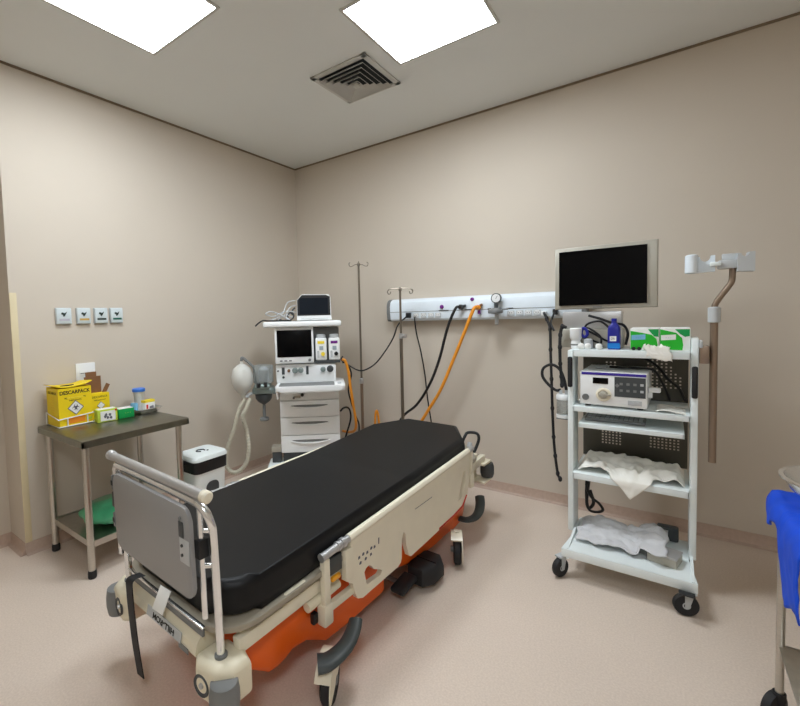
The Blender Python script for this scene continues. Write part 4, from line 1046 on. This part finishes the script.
# strap and sticker
mb = MB()
pts = [(-.150, -1.050, .452), (-.150, -1.094, .452), (-.148, -1.099, .40), (-.142, -1.097, .30), (-.135, -1.093, .20), (-.125, -1.085, .085)]
P_ = catmull(pts, 6)
mb.rings([[p+Vector((-.026, -.002, 0)), p+Vector((.026, -.002, .006)), p+Vector((.026, .002, .006)), p+Vector((-.026, .002, 0))] for p in P_])
mb.build('strap', 'rubber', st)
MB().box((.035, -1.068, .440), (.065, .003, .075), rot=Euler((R(-28), 0, R(4))).to_matrix(), bev=.001).build('paper_tag', 'paper', st)
# side rails (given as length, height in the tilted rail plane)
zr = lambda v_: .502+.058*(v_+.609)
for s in (1, -1):
    out = [(-.456, .490), (-.456, .468), (-.474, .452), (-.492, .353), (-.472, .338), (-.450, .323), (-.434, .27), (-.42, .244), (-.387, .230), (-.227, .234), (-.12, .236), (-.096, .246), (-.088, .262), (-.083, .348), (-.066, .382), (-.050, .365), (-.046, .309), (-.022, .246), (-.006, .236), (.10, .240), (.284, .250), (.45, .258), (.579, .272), (.635, .315), (.66, .40), (.672, .50), (.672, .572), (-.456, .508)]
    hole1 = [(-.373, .332), (-.362, .345), (-.341, .348), (-.322, .338), (-.306, .315), (-.258, .290), (-.246, .279), (-.262, .266), (-.358, .272)]
    hole2 = [(.515, .325), (.56, .335), (.612, .42), (.622, .475), (.592, .480), (.552, .41)]
    fm = frame((.366, 0, 0), (0, 1, 0), (0, 0, 1)) if s > 0 else frame((-.390, 0, 0), (0, 1, 0), (0, 0, 1))
    sr = MB().prism(out, .024, fm, holes=[hole1[::-1], hole2[::-1]])
    sr.tube([(s*.378, -.458, zr(-.458)), (s*.378, .675, zr(.675))], .0175, 12, 0)
    sr = sr.build('side_rail', 'cream', st, ang=30)
    if s < 0: sr.location = (0, 0, .034); sr.rotation_euler = (-.034, 0, 0)   # this rail sits a little higher and flatter
    dv = Vector((0, 1, .058)).normalized()
    MB().cyl((s*.378, -.617, zr(-.617)), (s*.378, -.459, zr(-.459)), .0155).lathe([(.0165, 0), (.0195, .002), (.0195, .012), (.0165, .014)], (s*.378, -.53, zr(-.53)), dv).lathe([(.0165, 0), (.0205, .002), (.0205, .018), (.0165, .020)], (s*.378, -.505, zr(-.505)), dv).lathe([(.001, -.003), (.017, -.002), (.0175, .003), (.0165, .006)], (s*.378, -.617, zr(-.617)), dv).build('rail_tube', 'satin', sr)
    MB().cyl((s*.378, .676, zr(.676)), (s*.378, .735, zr(.735)), .0155).build('rail_tube', 'satin', sr)
    for v_, zb, nm in ((-.598, .232, 1), (.708, .345, 2)):
        pp = MB().b2((s*.378-.013, v_-.016, zb+.05), (s*.378+.013, v_+.016, zr(v_)-.012), bev=.004).b2((s*.372-.022, v_-.024, zb), (s*.372+.022, v_+.026, zb+.085), bev=.007).build('rail_post', 'cream', sr)
        if nm == 1:
            MB().b2((s*.352-.014, v_-.05, zb+.012), (s*.352+.008, v_-.0245, zb+.055), bev=.005).build('post_pad', 'blackp', pp)
            MB().cyl((s*.349, v_-.075, .325), (s*.349, v_+.10, .335), .019).cyl((s*.349, v_-.0755, .325), (s*.349, v_-.07, .325), .009).build('pivot_sleeve', 'bumper', pp)
            MB().b2((s*.358, v_+.02, .268), (s*.382, v_+.17, .300), bev=.004).build('link_arm', 'cream', pp)
    lt = MB().b2((s*.362, -.575, .405), (s*.378, -.498, .474), bev=.004).build('release_latch', 'dgrey', sr)
    MB().b2((s*.376, -.57, .385), (s*.390, -.52, .404), bev=.004).build('latch_grip', 'yellow_l', lt)
    if s > 0:
        MB().b2((.366, -.492, .352), (.3925, -.447, .478), bev=.002).build('rail_end_plate', 'cream', sr)
        mk = MB(); Fl = lambda v_, z: frame((.3902, v_, z), (0, 1, 0), (0, 0, 1))
        for i, (a, b) in enumerate(((-.405, .412), (-.378, .415), (-.350, .410), (-.322, .416), (-.298, .412), (-.362, .388), (-.325, .390), (-.398, .386))):
            mk.prism([(-.008, -.005), (.004, -.007), (.009, .002), (.0, .007), (-.006, .003)] if i % 2 else [(-.007, -.007), (.007, -.005), (.004, .006), (-.006, .005)], .0008, Fl(a, b))
        mk.prism([(-.003, -.014), (.003, -.014), (.006, .012), (-.002, .014)], .0008, Fl(-.268, .425))
        mk.build('printed_symbols', 'ink2', sr)
        MB().prism([(.04, .452), (.21, .455), (.21, .458), (.04, .455)], .0008, Fl(0, 0)).build('groove', 'mgrey', sr)
        MB().prism([(.28, .262), (.45, .270), (.56, .284), (.62, .330), (.630, .322), (.580, .274), (.45, .260), (.28, .252)], .001, frame((.3904, 0, 0), (0, 1, 0), (0, 0, 1))).build('red_edge_highlight', 'red', sr)  # red highlights on the lower rail edge, put in as a coloured strip
# far push handles
for s in (-1, 1):
    hd = MB().tube([(s*.19, .975, .50), (s*.20, 1.02, .56), (s*.215, 1.04, .583), (s*.275, 1.045, .585), (s*.292, 1.04, .55), (s*.282, 1.01, .49), (s*.275, .985, .46)], .010, 10, 6).build('push_handle', 'blackp', st)
    MB().cyl((s*.25, .95, .47), (s*.25, .99, .53), .015).build('handle_joint', 'lgrey', hd)
# base cover
secs = [(-.955, .16, .275, .35), (-.93, .26, .235, .36), (-.88, .30, .19, .365), (-.82, .315, .150, .37), (-.78, .315, .145, .37), (-.745, .315, .150, .37), (-.71, .318, .168, .37), (-.64, .32, .160, .37), (-.59, .32, .130, .37), (-.53, .32, .092, .37), (-.40, .315, .078, .37), (-.13, .312, .077, .37), (-.128, .305, .172, .37), (-.10, .305, .160, .37), (.10, .310, .112, .36), (.34, .315, .092, .35), (.40, .316, .092, .34), (.48, .318, .098, .34), (.56, .318, .098, .34), (.63, .318, .094, .34), (.72, .312, .096, .32), (.82, .28, .118, .30), (.87, .16, .17, .28)]
mb = MB(); rs = []
for v_, hw, zb, zt in secs:
    h_ = zt-zb; r_ = min(.05, h_*.3)
    pr = [(-hw+.05, zt), (-hw+.025, zt-.02), (-hw, zt-.06), (-hw, zb+r_*.5), (-hw+.015, zb), (-hw*.5, zb+.01), (hw*.5, zb+.01), (hw-.015, zb), (hw, zb+r_*.5), (hw, zt-.06), (hw-.025, zt-.02), (hw-.05, zt)]
    rs.append([Vector((x, v_, z)) for x, z in pr])
mb.rings(rs); mb.build('base_cover', 'orange', st, ang=45)
for y in (-.45, .45):
    MB().lathe([(.085, .28), (.085, .345), (.075, .35), (.075, .375), (.065, .38), (.065, .4)], (0, y, 0)).build('lift_column', 'dgrey', st)
# wheels
def bed_wheel(x, y, yaw, small):
    n = Vector((math.cos(R(yaw)), math.sin(R(yaw)), 0)); t_ = Vector((-n.y, n.x, 0)); r = .080
    c = Vector((x, y, r+.0005))
    w = MB().lathe([(.02, -.016), (.055, -.017), (.070, -.021), (r, -.013), (r, .013), (.070, .021), (.055, .017), (.02, .016)], c, n, 30).build('wheel', 'rubber', st)
    mb = MB()
    ro, ri = r+.020, r+.008
    for a0, a1, off, th in (((55, 125, -.030, .006), (40, 200, .024, .005)) if small else ((-15, 150, -.034, .012), (20, 195, .022, .004))):
        A_ = [R(a0+(a1-a0)*k/14) for k in range(15)]
        mb.prism([(ro*math.cos(a), ro*math.sin(a)) for a in A_], th, frame(c+n*off, t_, (0, 0, 1)))
    A_ = [R((62 if small else 30)+(66 if small else 120)*k/14) for k in range(15)]
    rim = [(ro*math.cos(a), ro*math.sin(a)) for a in A_]+[(ri*math.cos(a), ri*math.sin(a)) for a in A_[::-1]]
    mb.prism(rim, .060, frame(c-n*.034, t_, (0, 0, 1)))
    mb.cyl(c+Vector((0, 0, ro-.006)), (c.x, c.y, .186), .016)
    mb.build('wheel_hood', 'cream', w, ang=30)
    MB().cyl(c-n*.036, c+n*.028, .016).build('axle', 'mgrey', w)
    return w
for x, y, yaw in ((.436, -.650, 28), (.412, .445, 28), (-.385, -.635, 20), (-.385, .475, 10)):
    bed_wheel(x, y, yaw, y > 0)
for s in (-1, 1):
    for d in (-1, 1):
        if d < 0: pts = [(s*.440, -.715, .182), (s*.462, -.69, .184), (s*.474, -.650, .190), (s*.474, -.595, .196), (s*.456, -.535, .206), (s*.438, -.495, .220)]
        else: pts = [(s*.325, .66, .150), (s*.37, .67, .150), (s*.395, .72, .152), (s*.390, .80, .160), (s*.365, .88, .178), (s*.338, .935, .196)]
        q = MB().tube(pts, (lambda t: .046-.018*t) if d < 0 else .030, 12, 6, flat=.42).build('brake_pedal', 'pedal', st)
oct_ = ((-.9, -.5), (-.4, -1), (.5, -1), (1, -.4), (1, .5), (.5, 1), (-.5, 1), (-.9, .6))
fpd = MB().rings([[Vector((.355+.082*a*k, .185+.105*b*k, z)) for a, b in oct_] for z, k in ((.026, .85), (.04, 1), (.09, 1), (.115, .9), (.122, .78))]).build('foot_pedal', 'rubber', st)
MB().box((.362, .185, .124), (.12, .010, .006)).build('pedal_ridge', 'blackp', fpd)
MB().box((.338, .005, .072), (.08, .14, .032), rot=Euler((R(8), 0, 0)).to_matrix(), bev=.014, seg=3).build('foot_pedal', 'rubber', st)
for y_, x_ in ((.17, .29), (0, .30)):
    MB().tube([(.2, y_, .20), (.2, y_, .09), (.215, y_, .075), (x_, y_, .072)], .012, 10, 5).build('pedal_link', 'mgrey', st)

# ------------------------------------------------------------------ world and colour management
wd = bpy.data.worlds.new('world'); scn.world = wd; wd.use_nodes = True
wd.node_tree.nodes['Background'].inputs['Color'].default_value = (1, 1, 1, 1)
wd.node_tree.nodes['Background'].inputs['Strength'].default_value = .0
vs = scn.view_settings
vs.view_transform = 'Standard'; vs.look = 'None'; vs.gamma = 1.0; vs.use_curve_mapping = False
vs.exposure = 0.1
try:
    scn.cycles.use_denoising = True
    scn.cycles.max_bounces = 10; scn.cycles.diffuse_bounces = 6; scn.cycles.transparent_max_bounces = 12
    scn.cycles.sample_clamp_indirect = 8
except Exception: pass
